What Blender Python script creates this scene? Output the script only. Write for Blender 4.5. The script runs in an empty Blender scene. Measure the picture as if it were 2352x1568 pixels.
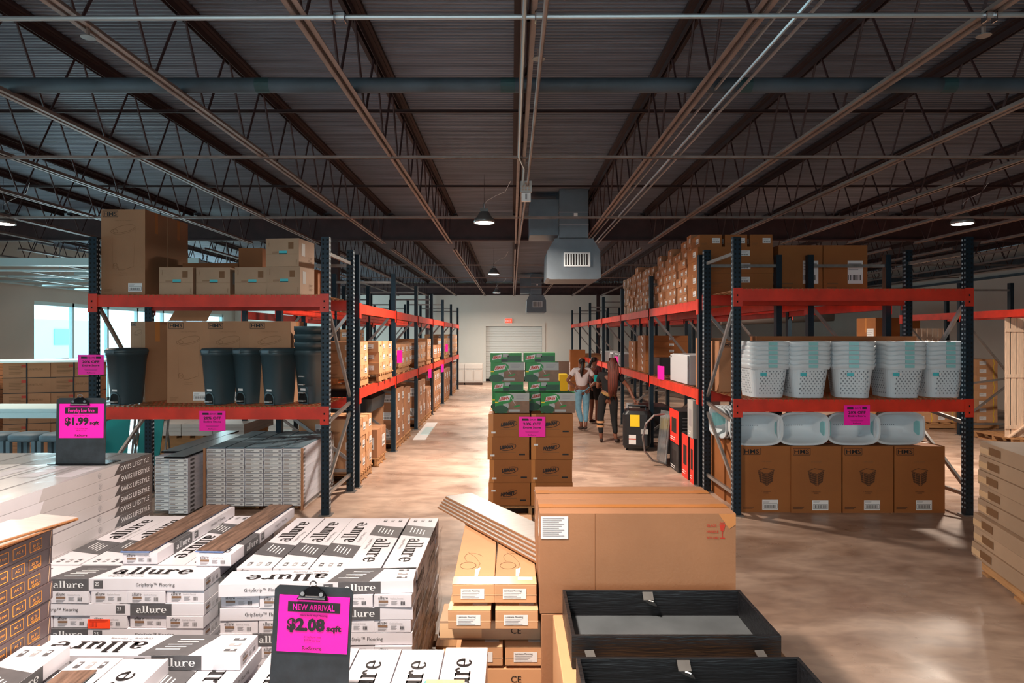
import bpy, bmesh, math, random
from mathutils import Vector, Matrix
random.seed(7)
PI = math.pi
# ------------------------------------------------------------------ camera, world, lights, exposure
F, CX, CY, H = 1500.0, 1176.0, 772.0, 1.95      # focal length in px, principal point, eye height
def P(px, py, D): return Vector(((px-CX)/F*D, D, H-(py-CY)/F*D))
def XX(px, D): return (px-CX)/F*D
def ZZ(py, D): return H-(py-CY)/F*D
SC = bpy.context.scene
COL = SC.collection
cam = bpy.data.objects.new('camera', bpy.data.cameras.new('camera'))
COL.objects.link(cam); SC.camera = cam
cam.location = (0, 0, H); cam.rotation_euler = (PI/2, 0, 0)
cam.data.sensor_width = 36; cam.data.lens = F/2352*36
cam.data.shift_y = -(784-CY)/2352; cam.data.clip_start = .02; cam.data.clip_end = 300
SC.view_settings.view_transform = 'Standard'; SC.view_settings.look = 'None'
SC.view_settings.gamma = 1; SC.view_settings.use_curve_mapping = False
SC.view_settings.exposure = 0.0
W = bpy.data.worlds.new('world'); SC.world = W; W.use_nodes = True
W.node_tree.nodes['Background'].inputs[0].default_value = (.50, .88, 1, 1)
W.node_tree.nodes['Background'].inputs[1].default_value = 3.6
def area(name, loc, rot, sx, sy, power, col, shape='RECTANGLE', spread=180):
    l = bpy.data.lights.new(name, 'AREA'); l.shape = shape; l.size = sx; l.size_y = sy
    l.energy = power; l.color = col; l.spread = math.radians(spread)
    o = bpy.data.objects.new(name, l); COL.objects.link(o); o.location = loc; o.rotation_euler = rot
    return o
# daylight through the storefront on the left and through the shop front behind the camera, plus an added front-left fill
area('window_daylight_left', (-11.7, 21.5, 2.0), (0, -PI/2, 0), 2.4, 11, 620, (.62, .93, 1))
area('window_fill_front_left', (-11.7, 4.5, 2.0), (0, -PI/2+.2, 0), 2.4, 9, 130, (.62, .93, 1))  # unseen fill light added on the front-left window side
area('window_daylight_rear', (-1.5, -5.7, 2.3), (PI/2-.12, 0, 0), 9, 2.6, 165, (1, .9, .84))
LAMPS = [(-.40, 9.4), (-.48, 17.2), (-.58, 24.7), (-.9, 1.9), (6.55, 9.5), (6.6, 17.4), (6.5, 1.6), (-7.4, 9.5), (-7.4, 17.2), (-7.3, 1.8)]
LPOW = [300, 280, 260, 255, 250, 150, 50, 90, 80, 50]

# ------------------------------------------------------------------ materials
def C(r, g, b):
    f = lambda v: (v/255/12.92) if v/255 <= .04045 else ((v/255+.055)/1.055)**2.4
    return (f(r), f(g), f(b), 1)
M = {}
def mat(key, col, rough=.6, metal=0, var=0, scale=8, bump=0, bscale=60, rnd=0, coat=0, alpha=1, trans=0, stretch=None):
    m = bpy.data.materials.new(key); m.use_nodes = True; nt = m.node_tree; b = nt.nodes['Principled BSDF']
    b.inputs['Base Color'].default_value = col; b.inputs['Roughness'].default_value = rough
    b.inputs['Metallic'].default_value = metal; b.inputs['Coat Weight'].default_value = coat
    b.inputs['Coat Roughness'].default_value = .15
    b.inputs['Alpha'].default_value = alpha; b.inputs['Transmission Weight'].default_value = trans
    tc = nt.nodes.new('ShaderNodeTexCoord'); mp = nt.nodes.new('ShaderNodeMapping')
    nt.links.new(tc.outputs['Object'], mp.inputs[0])
    if stretch: mp.inputs['Scale'].default_value = stretch
    out = None
    if var:
        n = nt.nodes.new('ShaderNodeTexNoise'); n.inputs['Scale'].default_value = scale; n.inputs['Detail'].default_value = 6
        nt.links.new(mp.outputs[0], n.inputs['Vector'])
        r = nt.nodes.new('ShaderNodeValToRGB'); r.color_ramp.elements[0].position = .3; r.color_ramp.elements[1].position = .7
        r.color_ramp.elements[0].color = tuple(c*(1-var) for c in col[:3])+(1,)
        r.color_ramp.elements[1].color = tuple(min(1, c*(1+var)) for c in col[:3])+(1,)
        nt.links.new(n.outputs[0], r.inputs[0]); out = r.outputs[0]
    if rnd:
        oi = nt.nodes.new('ShaderNodeObjectInfo'); hs = nt.nodes.new('ShaderNodeHueSaturation')
        mr = nt.nodes.new('ShaderNodeMapRange'); mr.inputs[3].default_value = 1-rnd; mr.inputs[4].default_value = 1+rnd
        nt.links.new(oi.outputs['Random'], mr.inputs[0]); nt.links.new(mr.outputs[0], hs.inputs['Value'])
        if out: nt.links.new(out, hs.inputs['Color'])
        else: hs.inputs['Color'].default_value = col
        out = hs.outputs[0]
    if out: nt.links.new(out, b.inputs['Base Color'])
    if bump:
        n2 = nt.nodes.new('ShaderNodeTexNoise'); n2.inputs['Scale'].default_value = bscale
        nt.links.new(mp.outputs[0], n2.inputs['Vector'])
        bp = nt.nodes.new('ShaderNodeBump'); bp.inputs['Strength'].default_value = bump; bp.inputs['Distance'].default_value = .01
        nt.links.new(n2.outputs[0], bp.inputs['Height']); nt.links.new(bp.outputs[0], b.inputs['Normal'])
    M[key] = m; return m
def emit(key, col, s):
    m = bpy.data.materials.new(key); m.use_nodes = True; b = m.node_tree.nodes['Principled BSDF']
    b.inputs['Base Color'].default_value = col; b.inputs['Emission Color'].default_value = col
    b.inputs['Emission Strength'].default_value = s; M[key] = m
mat('cardboard', C(164, 114, 80), .75, var=.1, scale=3, rnd=.12, bump=.08, bscale=90)
mat('cardboard_hms', C(162, 118, 86), .75, var=.06, scale=3, rnd=.05, bump=.05, bscale=120)
mat('hamper_teal', C(140, 200, 202), .4)
mat('can_grey', C(52, 72, 80), .4, bump=.05, bscale=200)
mat('joint', C(34, 66, 70), .6, var=.3, scale=6)
mat('cardboard_dark', C(150, 92, 52), .75, var=.1, scale=3, rnd=.1)
mat('cardboard_brown', C(150, 90, 42), .75, var=.08, scale=3, rnd=.05, bump=.05, bscale=120)
mat('ink_brown', C(72, 42, 20), .7)
mat('cardboard_tan', C(196, 146, 106), .75, var=.08, scale=3, rnd=.1)
mat('cardboard_grey', C(170, 138, 112), .7, var=.1, scale=3, rnd=.07)
mat('tape', C(196, 128, 72), .22, coat=.5)
mat('tape_clear', C(225, 185, 145), .18, coat=.6)
mat('white_carton', C(212, 207, 215), .42, var=.04, scale=5, rnd=.03, coat=.15)
mat('ink_black', C(24, 18, 20), .6)
mat('ink_grey', C(84, 82, 86), .5, var=.12, scale=20)
mat('ink_faint', C(120, 82, 50), .7)
mat('ink_light', C(226, 226, 230), .6)
mat('ink_mid', C(150, 146, 150), .6)
mat('ink_orange', C(250, 165, 70), .5)
mat('ink_red', C(186, 50, 30), .6)
mat('label', C(226, 224, 224), .5)
mat('label_grey', C(170, 168, 166), .5)
mat('swatch', C(128, 98, 78), .6)
mat('orange_sticker', C(252, 74, 34), .5)
mat('yellow', C(240, 205, 30), .5)
mat('swiss_white', C(188, 181, 184), .3, var=.05, scale=4, coat=.5)
mat('swiss_dark', C(66, 64, 68), .4, var=.1, scale=20, coat=.3)
mat('laminate_brown', C(92, 74, 76), .4, var=.08, scale=6, coat=.3)
mat('end_label', C(196, 196, 208), .5, rnd=.08)
mat('post', C(13, 36, 50), .42, metal=.3, var=.25, scale=9)
mat('hole', C(5, 8, 10), .9)
mat('hole_light', C(190, 205, 215), .6)
mat('beam', C(205, 48, 26), .42, var=.2, scale=5)
mat('galv', C(150, 146, 144), .32, metal=.7, var=.15, scale=12)
mat('wire', C(158, 110, 72), .4, metal=.6)
mat('pallet', C(176, 128, 84), .8, var=.2, scale=5, rnd=.15, stretch=(1, 8, 8))
mat('pine', C(232, 202, 176), .7, var=.12, scale=5, stretch=(8, 8, 1))
mat('pink', C(255, 0, 170), .5)
mat('clipboard', C(30, 36, 42), .5, var=.5, scale=14, bump=.1, bscale=40)
mat('steel', C(190, 190, 194), .2, metal=1)
mat('black_steel', C(30, 30, 34), .25, metal=.8)
mat('black_plastic', C(20, 34, 42), .45, bump=.05, bscale=200)
mat('white_plastic', C(206, 214, 220), .42, rnd=.03)
mat('plastic_hole', C(120, 130, 140), .7)
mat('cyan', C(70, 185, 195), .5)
mat('teal', C(20, 150, 150), .5)
mat('black_wood', C(20, 20, 24), .42, var=.5, scale=5, bump=.35, bscale=10, stretch=(1.2, 12, 12))
mat('grey_glass', C(92, 96, 100), .22, var=.2, scale=5)
mat('plank', C(172, 162, 157), .35, var=.1, scale=6, stretch=(1, 10, 10), coat=.3)
mat('plank_core', C(150, 98, 60), .8)
mat('wood_sample', C(108, 84, 72), .5, var=.5, scale=5, stretch=(14, 1.6, 14))
mat('wood_light', C(214, 168, 128), .5, var=.12, scale=5, stretch=(14, 1.5, 14))
mat('shaded_blue_edge', C(100, 125, 175), .6)
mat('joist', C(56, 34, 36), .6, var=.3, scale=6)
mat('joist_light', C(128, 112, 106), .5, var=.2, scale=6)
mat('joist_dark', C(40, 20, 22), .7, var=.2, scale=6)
mat('conduit', C(170, 178, 182), .3, metal=.6)
mat('pipe_dark', C(60, 72, 82), .6, var=.3, scale=4)
mat('duct', C(104, 112, 120), .45, metal=.5, var=.12, scale=3)
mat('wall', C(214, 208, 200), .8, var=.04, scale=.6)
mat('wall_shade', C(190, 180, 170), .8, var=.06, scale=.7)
mat('door_white', C(205, 208, 205), .5)
mat('frame_white', C(196, 222, 226), .4)
mat('cabinet', C(190, 182, 176), .5)
mat('green', C(14, 128, 44), .4, rnd=.05)
mat('green_dark', C(6, 66, 26), .4)
mat('pic_brown', C(128, 92, 70), .5, var=.2, scale=14)
mat('skin', C(120, 74, 56), .5)
mat('hair_dark', C(22, 15, 14), .5, bump=.4, bscale=60)
mat('hair_braid', C(104, 46, 32), .55, bump=.8, bscale=70, stretch=(1, 1, .15))
mat('hair_brown', C(60, 26, 20), .55)
mat('shirt_white', C(205, 196, 200), .8, bump=.3, bscale=14)
mat('denim', C(110, 158, 182), .8, var=.12, scale=20)
mat('shirt_maroon', C(70, 20, 24), .8)
mat('cloth_black', C(14, 14, 17), .85)
mat('khaki', C(150, 112, 62), .8, bump=.4, bscale=30)
mat('shoe', C(52, 36, 32), .7)
mat('red_box', C(222, 40, 26), .45)
mat('black_box', C(28, 28, 32), .45)
mat('appliance_black', C(24, 27, 32), .35)
mat('appliance_white', C(196, 200, 206), .3)
mat('stool', C(90, 112, 124), .6, var=.1, scale=8)
mat('silver_foil', C(120, 120, 120), .3, metal=.5)
mat('paint_wood', C(176, 150, 132), .6)
m = mat('clear_film', C(240, 244, 248), .1, alpha=.2)
m = mat('glass', C(210, 240, 245), .02, alpha=.12)
emit('lamp_glow', (1, .93, .82, 1), 14)
emit('exit_red', C(255, 60, 30), 1.6)
mat('far_building', C(215, 232, 236), .8)
mat('pavement', C(215, 225, 228), .8)
# polished concrete
m = mat('concrete', C(196, 164, 144), .34); nt = m.node_tree; b = nt.nodes['Principled BSDF']
tc = nt.nodes.new('ShaderNodeTexCoord')
def noise(s, det, st=(1, 1, 1), dis=0):
    mp = nt.nodes.new('ShaderNodeMapping'); mp.inputs['Scale'].default_value = st
    nt.links.new(tc.outputs['Object'], mp.inputs[0])
    n = nt.nodes.new('ShaderNodeTexNoise'); n.inputs['Scale'].default_value = s; n.inputs['Detail'].default_value = det
    n.inputs['Distortion'].default_value = dis; nt.links.new(mp.outputs[0], n.inputs['Vector']); return n.outputs[0]
def ramp(src, c0, c1, p0=.35, p1=.65):
    r = nt.nodes.new('ShaderNodeValToRGB'); r.color_ramp.elements[0].position = p0; r.color_ramp.elements[1].position = p1
    r.color_ramp.elements[0].color = c0; r.color_ramp.elements[1].color = c1; nt.links.new(src, r.inputs[0]); return r.outputs[0]
def mul(a, c, f=1):
    x = nt.nodes.new('ShaderNodeMixRGB'); x.blend_type = 'MULTIPLY'; x.inputs[0].default_value = f
    nt.links.new(a, x.inputs[1]); nt.links.new(c, x.inputs[2]); return x.outputs[0]
base = ramp(noise(.8, 8, (1, 1.6, 1), 1.2), C(160, 130, 112), C(206, 176, 156))
fine = ramp(noise(5, 10, (1, 2, 1), .6), (.62, .6, .6, 1), (1, 1, 1, 1), .3, .62)
big = ramp(noise(.25, 3), (.72, .72, .74, 1), (1, 1, 1, 1), .3, .6)
nt.links.new(mul(mul(base, fine, .7), big, .8), b.inputs['Base Color'])
nt.links.new(ramp(noise(1.4, 6), (.22, .22, .22, 1), (.5, .5, .5, 1)), b.inputs['Roughness'])

# ------------------------------------------------------------------ mesh builder
TXT = {}
def font_mesh(s, bold):
    k = (s, bold)
    if k not in TXT:
        cu = bpy.data.curves.new('t', 'FONT'); cu.body = s; cu.resolution_u = 2; cu.offset = bold; cu.size = 1
        o = bpy.data.objects.new('t', cu); COL.objects.link(o)
        dg = bpy.context.evaluated_depsgraph_get(); me = o.evaluated_get(dg).to_mesh()
        vs = [(v.co.x, v.co.y) for v in me.vertices]; fs = [tuple(p.vertices) for p in me.polygons]
        o.evaluated_get(dg).to_mesh_clear(); bpy.data.objects.remove(o); bpy.data.curves.remove(cu)
        x0 = min([v[0] for v in vs] or [0]); x1 = max([v[0] for v in vs] or [1])
        TXT[k] = ([(x-x0, y) for x, y in vs], fs, x1-x0)
    return TXT[k]
def slab_word(word):
    k = 'slab'+word
    if k in TXT: return TXT[k]
    vs, fs = [], []
    def rect(x0, y0, x1, y1):
        n = len(vs); vs.extend([(ox+x0, y0), (ox+x1, y0), (ox+x1, y1), (ox+x0, y1)]); fs.append((n, n+1, n+2, n+3))
    def arc(cx, cy, ro, so, ri, si, a0, a1, n=14):
        b0 = len(vs)
        for i in range(n+1):
            a = math.radians(a0+(a1-a0)*i/n)
            vs.append((ox+cx+ro*math.cos(a), cy+so*math.sin(a))); vs.append((ox+cx+ri*math.cos(a), cy+si*math.sin(a)))
        for i in range(n): fs.append((b0+2*i, b0+2*i+2, b0+2*i+3, b0+2*i+1))
    ox = 0
    for ch in word:
        if ch == 'l': rect(.12, 0, .36, 1.5); rect(0, 0, .48, .09); rect(0, 1.41, .2, 1.5); ox += .54
        elif ch == 'a':
            rect(.48, .05, .71, .72); arc(.4, .7, .31, .31, .1, .21, 0, 165); arc(.34, .3, .33, .31, .12, .2, 0, 360, 20); rect(.55, 0, .86, .09); ox += .92
        elif ch == 'u':
            rect(.1, .3, .32, 1); rect(0, .91, .32, 1); arc(.38, .32, .28, .33, .07, .22, 180, 360); rect(.58, 0, .8, 1); rect(.48, .91, .8, 1); rect(.6, 0, .92, .09); ox += .98
        elif ch == 'r':
            rect(.1, 0, .33, 1); rect(0, 0, .46, .09); rect(0, .91, .33, 1); arc(.55, .66, .26, .36, .1, .22, 15, 175); ox += .86
        elif ch == 'e':
            arc(.42, .5, .42, .51, .19, .42, 0, 318, 24); rect(.15, .44, .82, .53); ox += .9
    TXT[k] = (vs, fs, ox); return TXT[k]

class MB:
    def __init__(s): s.v = []; s.f = []; s.mi = []; s.mats = []; s.T = None
    def m(s, k):
        if k not in s.mats: s.mats.append(k)
        return s.mats.index(k)
    def add(s, vs, fs, k):
        n = len(s.v); mi = s.m(k)
        if s.T is not None: vs = [s.T @ Vector(v) for v in vs]
        s.v.extend([tuple(v) for v in vs])
        for f in fs: s.f.append(tuple(i+n for i in f)); s.mi.append(mi)
        return s
    def box(s, x0, x1, y0, y1, z0, z1, k):
        return s.add([(x0, y0, z0), (x1, y0, z0), (x1, y1, z0), (x0, y1, z0), (x0, y0, z1), (x1, y0, z1), (x1, y1, z1), (x0, y1, z1)],
              [(0, 3, 2, 1), (4, 5, 6, 7), (0, 1, 5, 4), (1, 2, 6, 5), (2, 3, 7, 6), (3, 0, 4, 7)], k)
    def cbox(s, w, d, h, k, z=0): return s.box(-w/2, w/2, -d/2, d/2, z, z+h, k)
    def bar(s, a, b, w, h, k, up=(0, 0, 1)):
        a, b = Vector(a), Vector(b); d = (b-a).normalized(); up = Vector(up)
        if abs(d.dot(up)) > .98: up = Vector((0, 1, 0))
        x = d.cross(up).normalized()*w/2; y = x.cross(d).normalized()*h/2
        return s.add([a-x-y, a+x-y, a+x+y, a-x+y, b-x-y, b+x-y, b+x+y, b-x+y], [(0, 1, 2, 3), (4, 7, 6, 5), (0, 4, 5, 1), (1, 5, 6, 2), (2, 6, 7, 3), (3, 7, 4, 0)], k)
    def tube(s, pts, r, k, n=8, cap=True):
        pts = [Vector(p) for p in pts]; rings = []
        for i, p in enumerate(pts):
            d = (pts[min(i+1, len(pts)-1)]-pts[max(i-1, 0)]).normalized()
            up = Vector((0, 0, 1)) if abs(d.z) < .95 else Vector((0, 1, 0))
            x = d.cross(up).normalized(); y = x.cross(d)
            rr = r[i] if isinstance(r, (list, tuple)) else r
            rings.append([p+x*rr*math.cos(2*PI*j/n)+y*rr*math.sin(2*PI*j/n) for j in range(n)])
        return s.loft(rings, k, cap, cap)
    def loft(s, rings, k, c0=True, c1=True):
        n = len(rings[0]); vs = [p for r in rings for p in r]; fs = []
        for i in range(len(rings)-1):
            for j in range(n):
                a = i*n+j; b_ = i*n+(j+1) % n; fs.append((a, b_, b_+n, a+n))
        if c0: fs.append(tuple(range(n-1, -1, -1)))
        if c1: fs.append(tuple(range((len(rings)-1)*n, len(rings)*n)))
        return s.add(vs, fs, k)
    # --- flat print on a face: o origin, u right, v up
    def face(s, o, u, v): s.o, s.u, s.w = Vector(o), Vector(u).normalized(), Vector(v).normalized(); s.n = s.u.cross(s.w); return s
    def side(s, which, w, d, h, z=0):
        return s.face(*{'front': ((-w/2, -d/2, z), (1, 0, 0), (0, 0, 1)), 'right': ((w/2, -d/2, z), (0, 1, 0), (0, 0, 1)),
            'left': ((-w/2, d/2, z), (0, -1, 0), (0, 0, 1)), 'back': ((w/2, d/2, z), (-1, 0, 0), (0, 0, 1)),
            'top': ((-w/2, -d/2, z+h), (1, 0, 0), (0, 1, 0))}[which])
    def p2(s, x, y, e=.0012): return s.o+s.u*x+s.w*y+s.n*e
    def poly(s, pts, k, e=.0012): return s.add([s.p2(x, y, e) for x, y in pts], [tuple(range(len(pts)))], k)
    def rect(s, x0, y0, x1, y1, k, e=.0012): return s.poly([(x0, y0), (x1, y0), (x1, y1), (x0, y1)], k, e)
    def line(s, pts, w, k, e=.0014):
        for (a, b), (c, d) in zip(pts, pts[1:]):
            l = math.hypot(c-a, d-b) or 1; nx, ny = -(d-b)/l*w/2, (c-a)/l*w/2
            s.poly([(a-nx, b-ny), (c-nx, d-ny), (c+nx, d+ny), (a+nx, b+ny)], k, e)
        return s
    def text(s, t, x, y, hgt, k, bold=0, e=.002, rot=0, shear=0, width=None, align=0, slab=False):
        vs, fs, wd = slab_word(t) if slab else font_mesh(t, bold)
        sc = hgt/(1.0 if slab else .7); sx = width/wd if width else sc; ca, sa = math.cos(rot), math.sin(rot)
        off = -align*wd*sx; out = []
        for a, b in vs:
            a2 = a*sx+off+shear*b*sc; b2 = b*sc; out.append(s.p2(x+a2*ca-b2*sa, y+a2*sa+b2*ca, e))
        return s.add(out, fs, k)
    def ellipse(s, cx, cy, rx, ry, k, e=.0012, n=20, rot=0):
        c, q = math.cos(rot), math.sin(rot)
        return s.poly([(cx+rx*math.cos(t)*c-ry*math.sin(t)*q, cy+rx*math.cos(t)*q+ry*math.sin(t)*c) for t in [2*PI*i/n for i in range(n)]], k, e)
    def oval(s, cx, cy, rx, ry, w, k, e=.0014, n=20, rot=0, a0=0, a1=2*PI):
        c, q = math.cos(rot), math.sin(rot); t = [a0+(a1-a0)*i/n for i in range(n+1)]
        return s.line([(cx+rx*math.cos(a)*c-ry*math.sin(a)*q, cy+rx*math.cos(a)*q+ry*math.sin(a)*c) for a in t], w, k, e)
    def lines(s, x, y, w, n, dy, lw, k, e=.0014):
        for i in range(n): s.rect(x, y-i*dy-lw/2, x+w*(1-.25*(i*7 % 3)/2), y-i*dy+lw/2, k, e)
        return s
    def barcode(s, x, y, w, h, k='ink_black', n=9, e=.002):
        for i in range(n): s.rect(x+w*i/n, y, x+w*(i+.35+.3*((i*5) % 3)/2)/n, y+h, k, e)
        return s
    def build(s, name, parent=None, bevel=0, smooth=False):
        me = bpy.data.meshes.new(name); me.from_pydata(s.v, [], s.f)
        for k in s.mats: me.materials.append(M[k])
        me.polygons.foreach_set('material_index', s.mi)
        if smooth: me.polygons.foreach_set('use_smooth', [True]*len(me.polygons))
        me.update(); o = bpy.data.objects.new(name, me); COL.objects.link(o)
        if parent: o.parent = parent
        if bevel:
            b_ = o.modifiers.new('bevel', 'BEVEL'); b_.width = bevel; b_.segments = 2; b_.limit_method = 'ANGLE'
        return o
def tag(o, label, cat, group=None, loc=None, rz=None):
    o['label'] = label; o['category'] = cat
    if group: o['group'] = group
    if loc is not None: o.location = loc
    if rz is not None: o.rotation_euler = (0, 0, rz)
    return o
def empty(name): o = bpy.data.objects.new(name, None); COL.objects.link(o); o.empty_display_size = .1; return o
def struct(o): o['kind'] = 'structure'; return o
KIDS = {}
def copy_tree(o, parent=None):
    c = o.copy(); COL.objects.link(c); c.parent = parent
    if o.name not in KIDS: KIDS[o.name] = [x for x in bpy.data.objects if x.parent == o]
    for ch in KIDS[o.name]: copy_tree(ch, c)
    return c
PROTO = {}
def place(key, fn, label, cat, loc, rz=0, group=None, tilt=0):
    if key not in PROTO: PROTO[key] = r = fn()
    else: r = copy_tree(PROTO[key])
    tag(r, label, cat, group, loc); r.rotation_euler = (tilt, 0, rz)
    return r
ORD = ['first', 'second', 'third', 'fourth', 'fifth', 'sixth', 'seventh', 'eighth', 'ninth', 'tenth', 'eleventh', 'twelfth', 'thirteenth', 'fourteenth', 'fifteenth', 'sixteenth', 'seventeenth', 'eighteenth', 'nineteenth', 'twentieth']
def lay(i): return 'top layer' if i == 0 else ORD[i]+' layer down'
# ------------------------------------------------------------------ building shell
YB, YF, XL, XR, ZC = -6.0, 28.3, -12.0, 13.0, 4.3
def one(name, k, *boxes):
    b = MB()
    for q in boxes: b.box(*q, k)
    return struct(b.build(name))
f = MB(); f.box(XL-.3, XR+.3, YB-.3, YF+.3, -.2, 0, 'concrete'); struct(f.build('floor'))
j = MB()
for y in (7.75, 14.2, 20.6): j.box(-4.6 if y < 8 else -1.9, 9, y, y+.008, 0, .0015, 'ink_faint')
for x in (-1.2, 5.6): j.box(x, x+.008, -2, 28, 0, .0015, 'ink_faint')
c = MB(); ys = []; y = YB
vs, fs = [], []; n = 0
while y < YF:
    for dy, dz in ((0, 0), (.016, 0), (.026, .014), (.042, .014)): vs += [(XL, y+dy, ZC+dz), (XR, y+dy, ZC+dz)]
    y += .052
fs = [(i, i+1, i+3, i+2) for i in range(0, len(vs)-2, 2)]
mat('deck', C(96, 103, 116), .5, metal=.35, var=.3, scale=1.6, stretch=(.6, 6, 1))
c.add(vs, fs, 'deck'); c.box(XL-.3, XR+.3, YB-.3, YF+.3, ZC+.05, ZC+.2, 'deck'); struct(c.build('ceiling'))
# far wall with rolling door
dx0, dx1, dz1 = XX(1116, YF), XX(1245, YF), 2.38
one('wall_far', 'wall', (XL, dx0, YF, YF+.2, 0, ZC), (dx1, XR, YF, YF+.2, 0, ZC), (dx0, dx1, YF, YF+.2, dz1, ZC))
one('baseboard_far', 'ink_grey', (XL, dx0-.15, YF-.02, YF, 0, .12), (dx1+.15, XR, YF-.02, YF, 0, .12))
d = empty('door_1'); struct(d)
b = MB()
for i in range(22): b.box(dx0, dx1, YF+.08+(.012 if i % 2 else 0), YF+.12, i*dz1/22, (i+.88)*dz1/22, 'door_white')
b.box(dx0, dx1, YF+.1, YF+.13, 0, dz1, 'cabinet'); b.build('roller_curtain', d)
b = MB(); b.box(dx0-.14, dx0, YF-.03, YF+.12, 0, dz1+.14, 'wall'); b.box(dx1, dx1+.14, YF-.03, YF+.12, 0, dz1+.14, 'wall'); b.box(dx0, dx1, YF-.03, YF+.12, dz1, dz1+.14, 'wall'); b.build('door_frame', d)
b = MB(); b.box(dx0, dx1, YF+.05, YF+.14, 0, .1, 'black_steel'); b.build('bottom_bar', d)
# right wall and near wall
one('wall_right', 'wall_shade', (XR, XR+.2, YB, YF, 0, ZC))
one('trim_1', 'pipe_dark', (XR-.16, XR, YB, YF, 3.72, 3.98)); one('trim_2', 'pipe_dark', (XR-.12, XR, YB, YF, 3.5, 3.56))
one('wall_near', 'wall', (XL, -7.5, YB-.2, YB, 0, ZC), (4.5, XR, YB-.2, YB, 0, ZC), (-7.5, 4.5, YB-.2, YB, 3.4, ZC), (-7.5, 4.5, YB-.2, YB, 0, .5))
# left wall: solid stretch, then a glazed storefront
wy = [(0, 9), (16.4, 27.2)]
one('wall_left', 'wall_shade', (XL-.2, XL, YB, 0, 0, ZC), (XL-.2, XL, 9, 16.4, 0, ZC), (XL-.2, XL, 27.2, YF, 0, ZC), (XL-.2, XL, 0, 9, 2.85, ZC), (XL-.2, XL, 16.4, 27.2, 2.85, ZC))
def window(nm, y0, y1, n, axis='y'):
    r = struct(empty(nm)); z0, z1 = (.04, 2.85) if axis == 'y' else (.5, 3.4)
    def bx(b, a0, a1, q0, q1, k, t=.05):
        b.box(XL-.1-t, XL-.1+t, a0, a1, q0, q1, k) if axis == 'y' else b.box(a0, a1, YB-.1-t, YB-.1+t, q0, q1, k)
    b = MB(); s = (y1-y0)/n
    for i in range(n+1): bx(b, y0+i*s-.04, y0+i*s+.04, z0, z1, 'frame_white')
    bx(b, y0, y1, z1-.1, z1, 'frame_white'); bx(b, y0, y1, z0, z0+.1, 'frame_white'); bx(b, y0, y1, 1.02, 1.08, 'frame_white')
    b.build('window_frame', r)
    for i in range(n):
        g = MB(); bx(g, y0+i*s+.04, y0+(i+1)*s-.04, z0+.1, z1-.1, 'glass', .004); g.build('pane', r)
window('window_1', 16.4, 27.2, 7); window('window_2', 0, 9, 5); window('window_3', -7.5, 4.5, 6, 'x')
b = MB(); b.box(XL-60, XL-.4, -60, 90, -.15, -.05, 'pavement'); b.box(-40, 60, -60, YB-.4, -.15, -.05, 'pavement'); struct(b.build('ground'))
fb = empty('far_building'); b = MB(); b.box(-46, -40, 30, 62, 0, 3.4, 'far_building'); b.build('wall', fb)
b = MB()
for i in range(6): b.box(-39.98, -39.9, 32+i*5, 34+i*5, 1.2, 2.6, 'hamper_teal')
b.build('window', fb); tag(fb, 'pale building outside, seen through the glass on the left', 'building')
# ------------------------------------------------------------------ roof steel
one('trim_3', 'joist', (XL, XR, 12.34, 12.46, 3.76, 3.79), (XL, XR, 12.34, 12.46, 4.17, 4.2), (XL, XR, 12.39, 12.41, 3.79, 4.17))
one('trim_4', 'joist', (XL, XR, 27.94, 28.06, 3.72, 3.75), (XL, XR, 27.94, 28.06, 4.17, 4.2), (XL, XR, 27.99, 28.01, 3.75, 4.17))
for i, (x, y) in enumerate(((-3.35, 12.4), (3.7, 12.4), (-3.62, 27.9), (3.68, 27.9))):
    b = MB(); b.box(-.07, .07, -.07, .07, 0, 3.74, 'joist'); b.box(-.13, .13, -.13, .13, 0, .02, 'joist')
    tag(b.build('steel_column'), ['brown steel column under the near girder, left of the aisle', 'brown steel column under the near girder, right of the aisle', 'brown steel column by the far wall, left of the rolling door', 'brown steel column by the far wall, right of the rolling door'][i], 'column', None, (x, y, 0))
ZB, ZT = 3.65, 4.27
def joist(y0, y1):
    r = empty('roof_joist'); b = MB()
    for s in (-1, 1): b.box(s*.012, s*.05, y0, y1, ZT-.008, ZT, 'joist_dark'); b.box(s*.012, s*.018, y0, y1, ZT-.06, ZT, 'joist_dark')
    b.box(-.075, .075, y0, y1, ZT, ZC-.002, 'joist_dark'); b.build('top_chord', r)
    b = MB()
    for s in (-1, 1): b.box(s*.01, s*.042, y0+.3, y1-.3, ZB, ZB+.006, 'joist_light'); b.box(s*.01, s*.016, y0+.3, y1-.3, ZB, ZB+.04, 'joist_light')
    b.build('bottom_chord', r)
    b = MB(); p = .74; n = int((y1-y0)/p); o = (y1-y0-n*p)/2
    for i in range(n):
        a = y0+o+i*p; b.tube([(0, a+.04, ZT-.03), (0, a+p/2-.02, ZB+.02)], .0095, 'joist', 5, False); b.tube([(0, a+p/2+.02, ZB+.02), (0, a+p-.04, ZT-.03)], .0095, 'joist', 5, False)
    b.build('web', r); return r
for k in range(-9, 11):
    x = .09+1.22*k
    side = 'over the centre aisle' if k == 0 else '%s one %s of the centre aisle' % (ORD[abs(k)-1], 'left' if k < 0 else 'right')
    place('j1', lambda: joist(-3, 12.3), 'brown steel bar joist of the near roof bay, '+side, 'joist', (x, 0, 0), 0, 'bar joists of the near roof bay')
    place('j2', lambda: joist(12.5, 27.9), 'brown steel bar joist beyond the girder, '+side, 'joist', (x, 0, 0), 0, 'bar joists beyond the girder')
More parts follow.
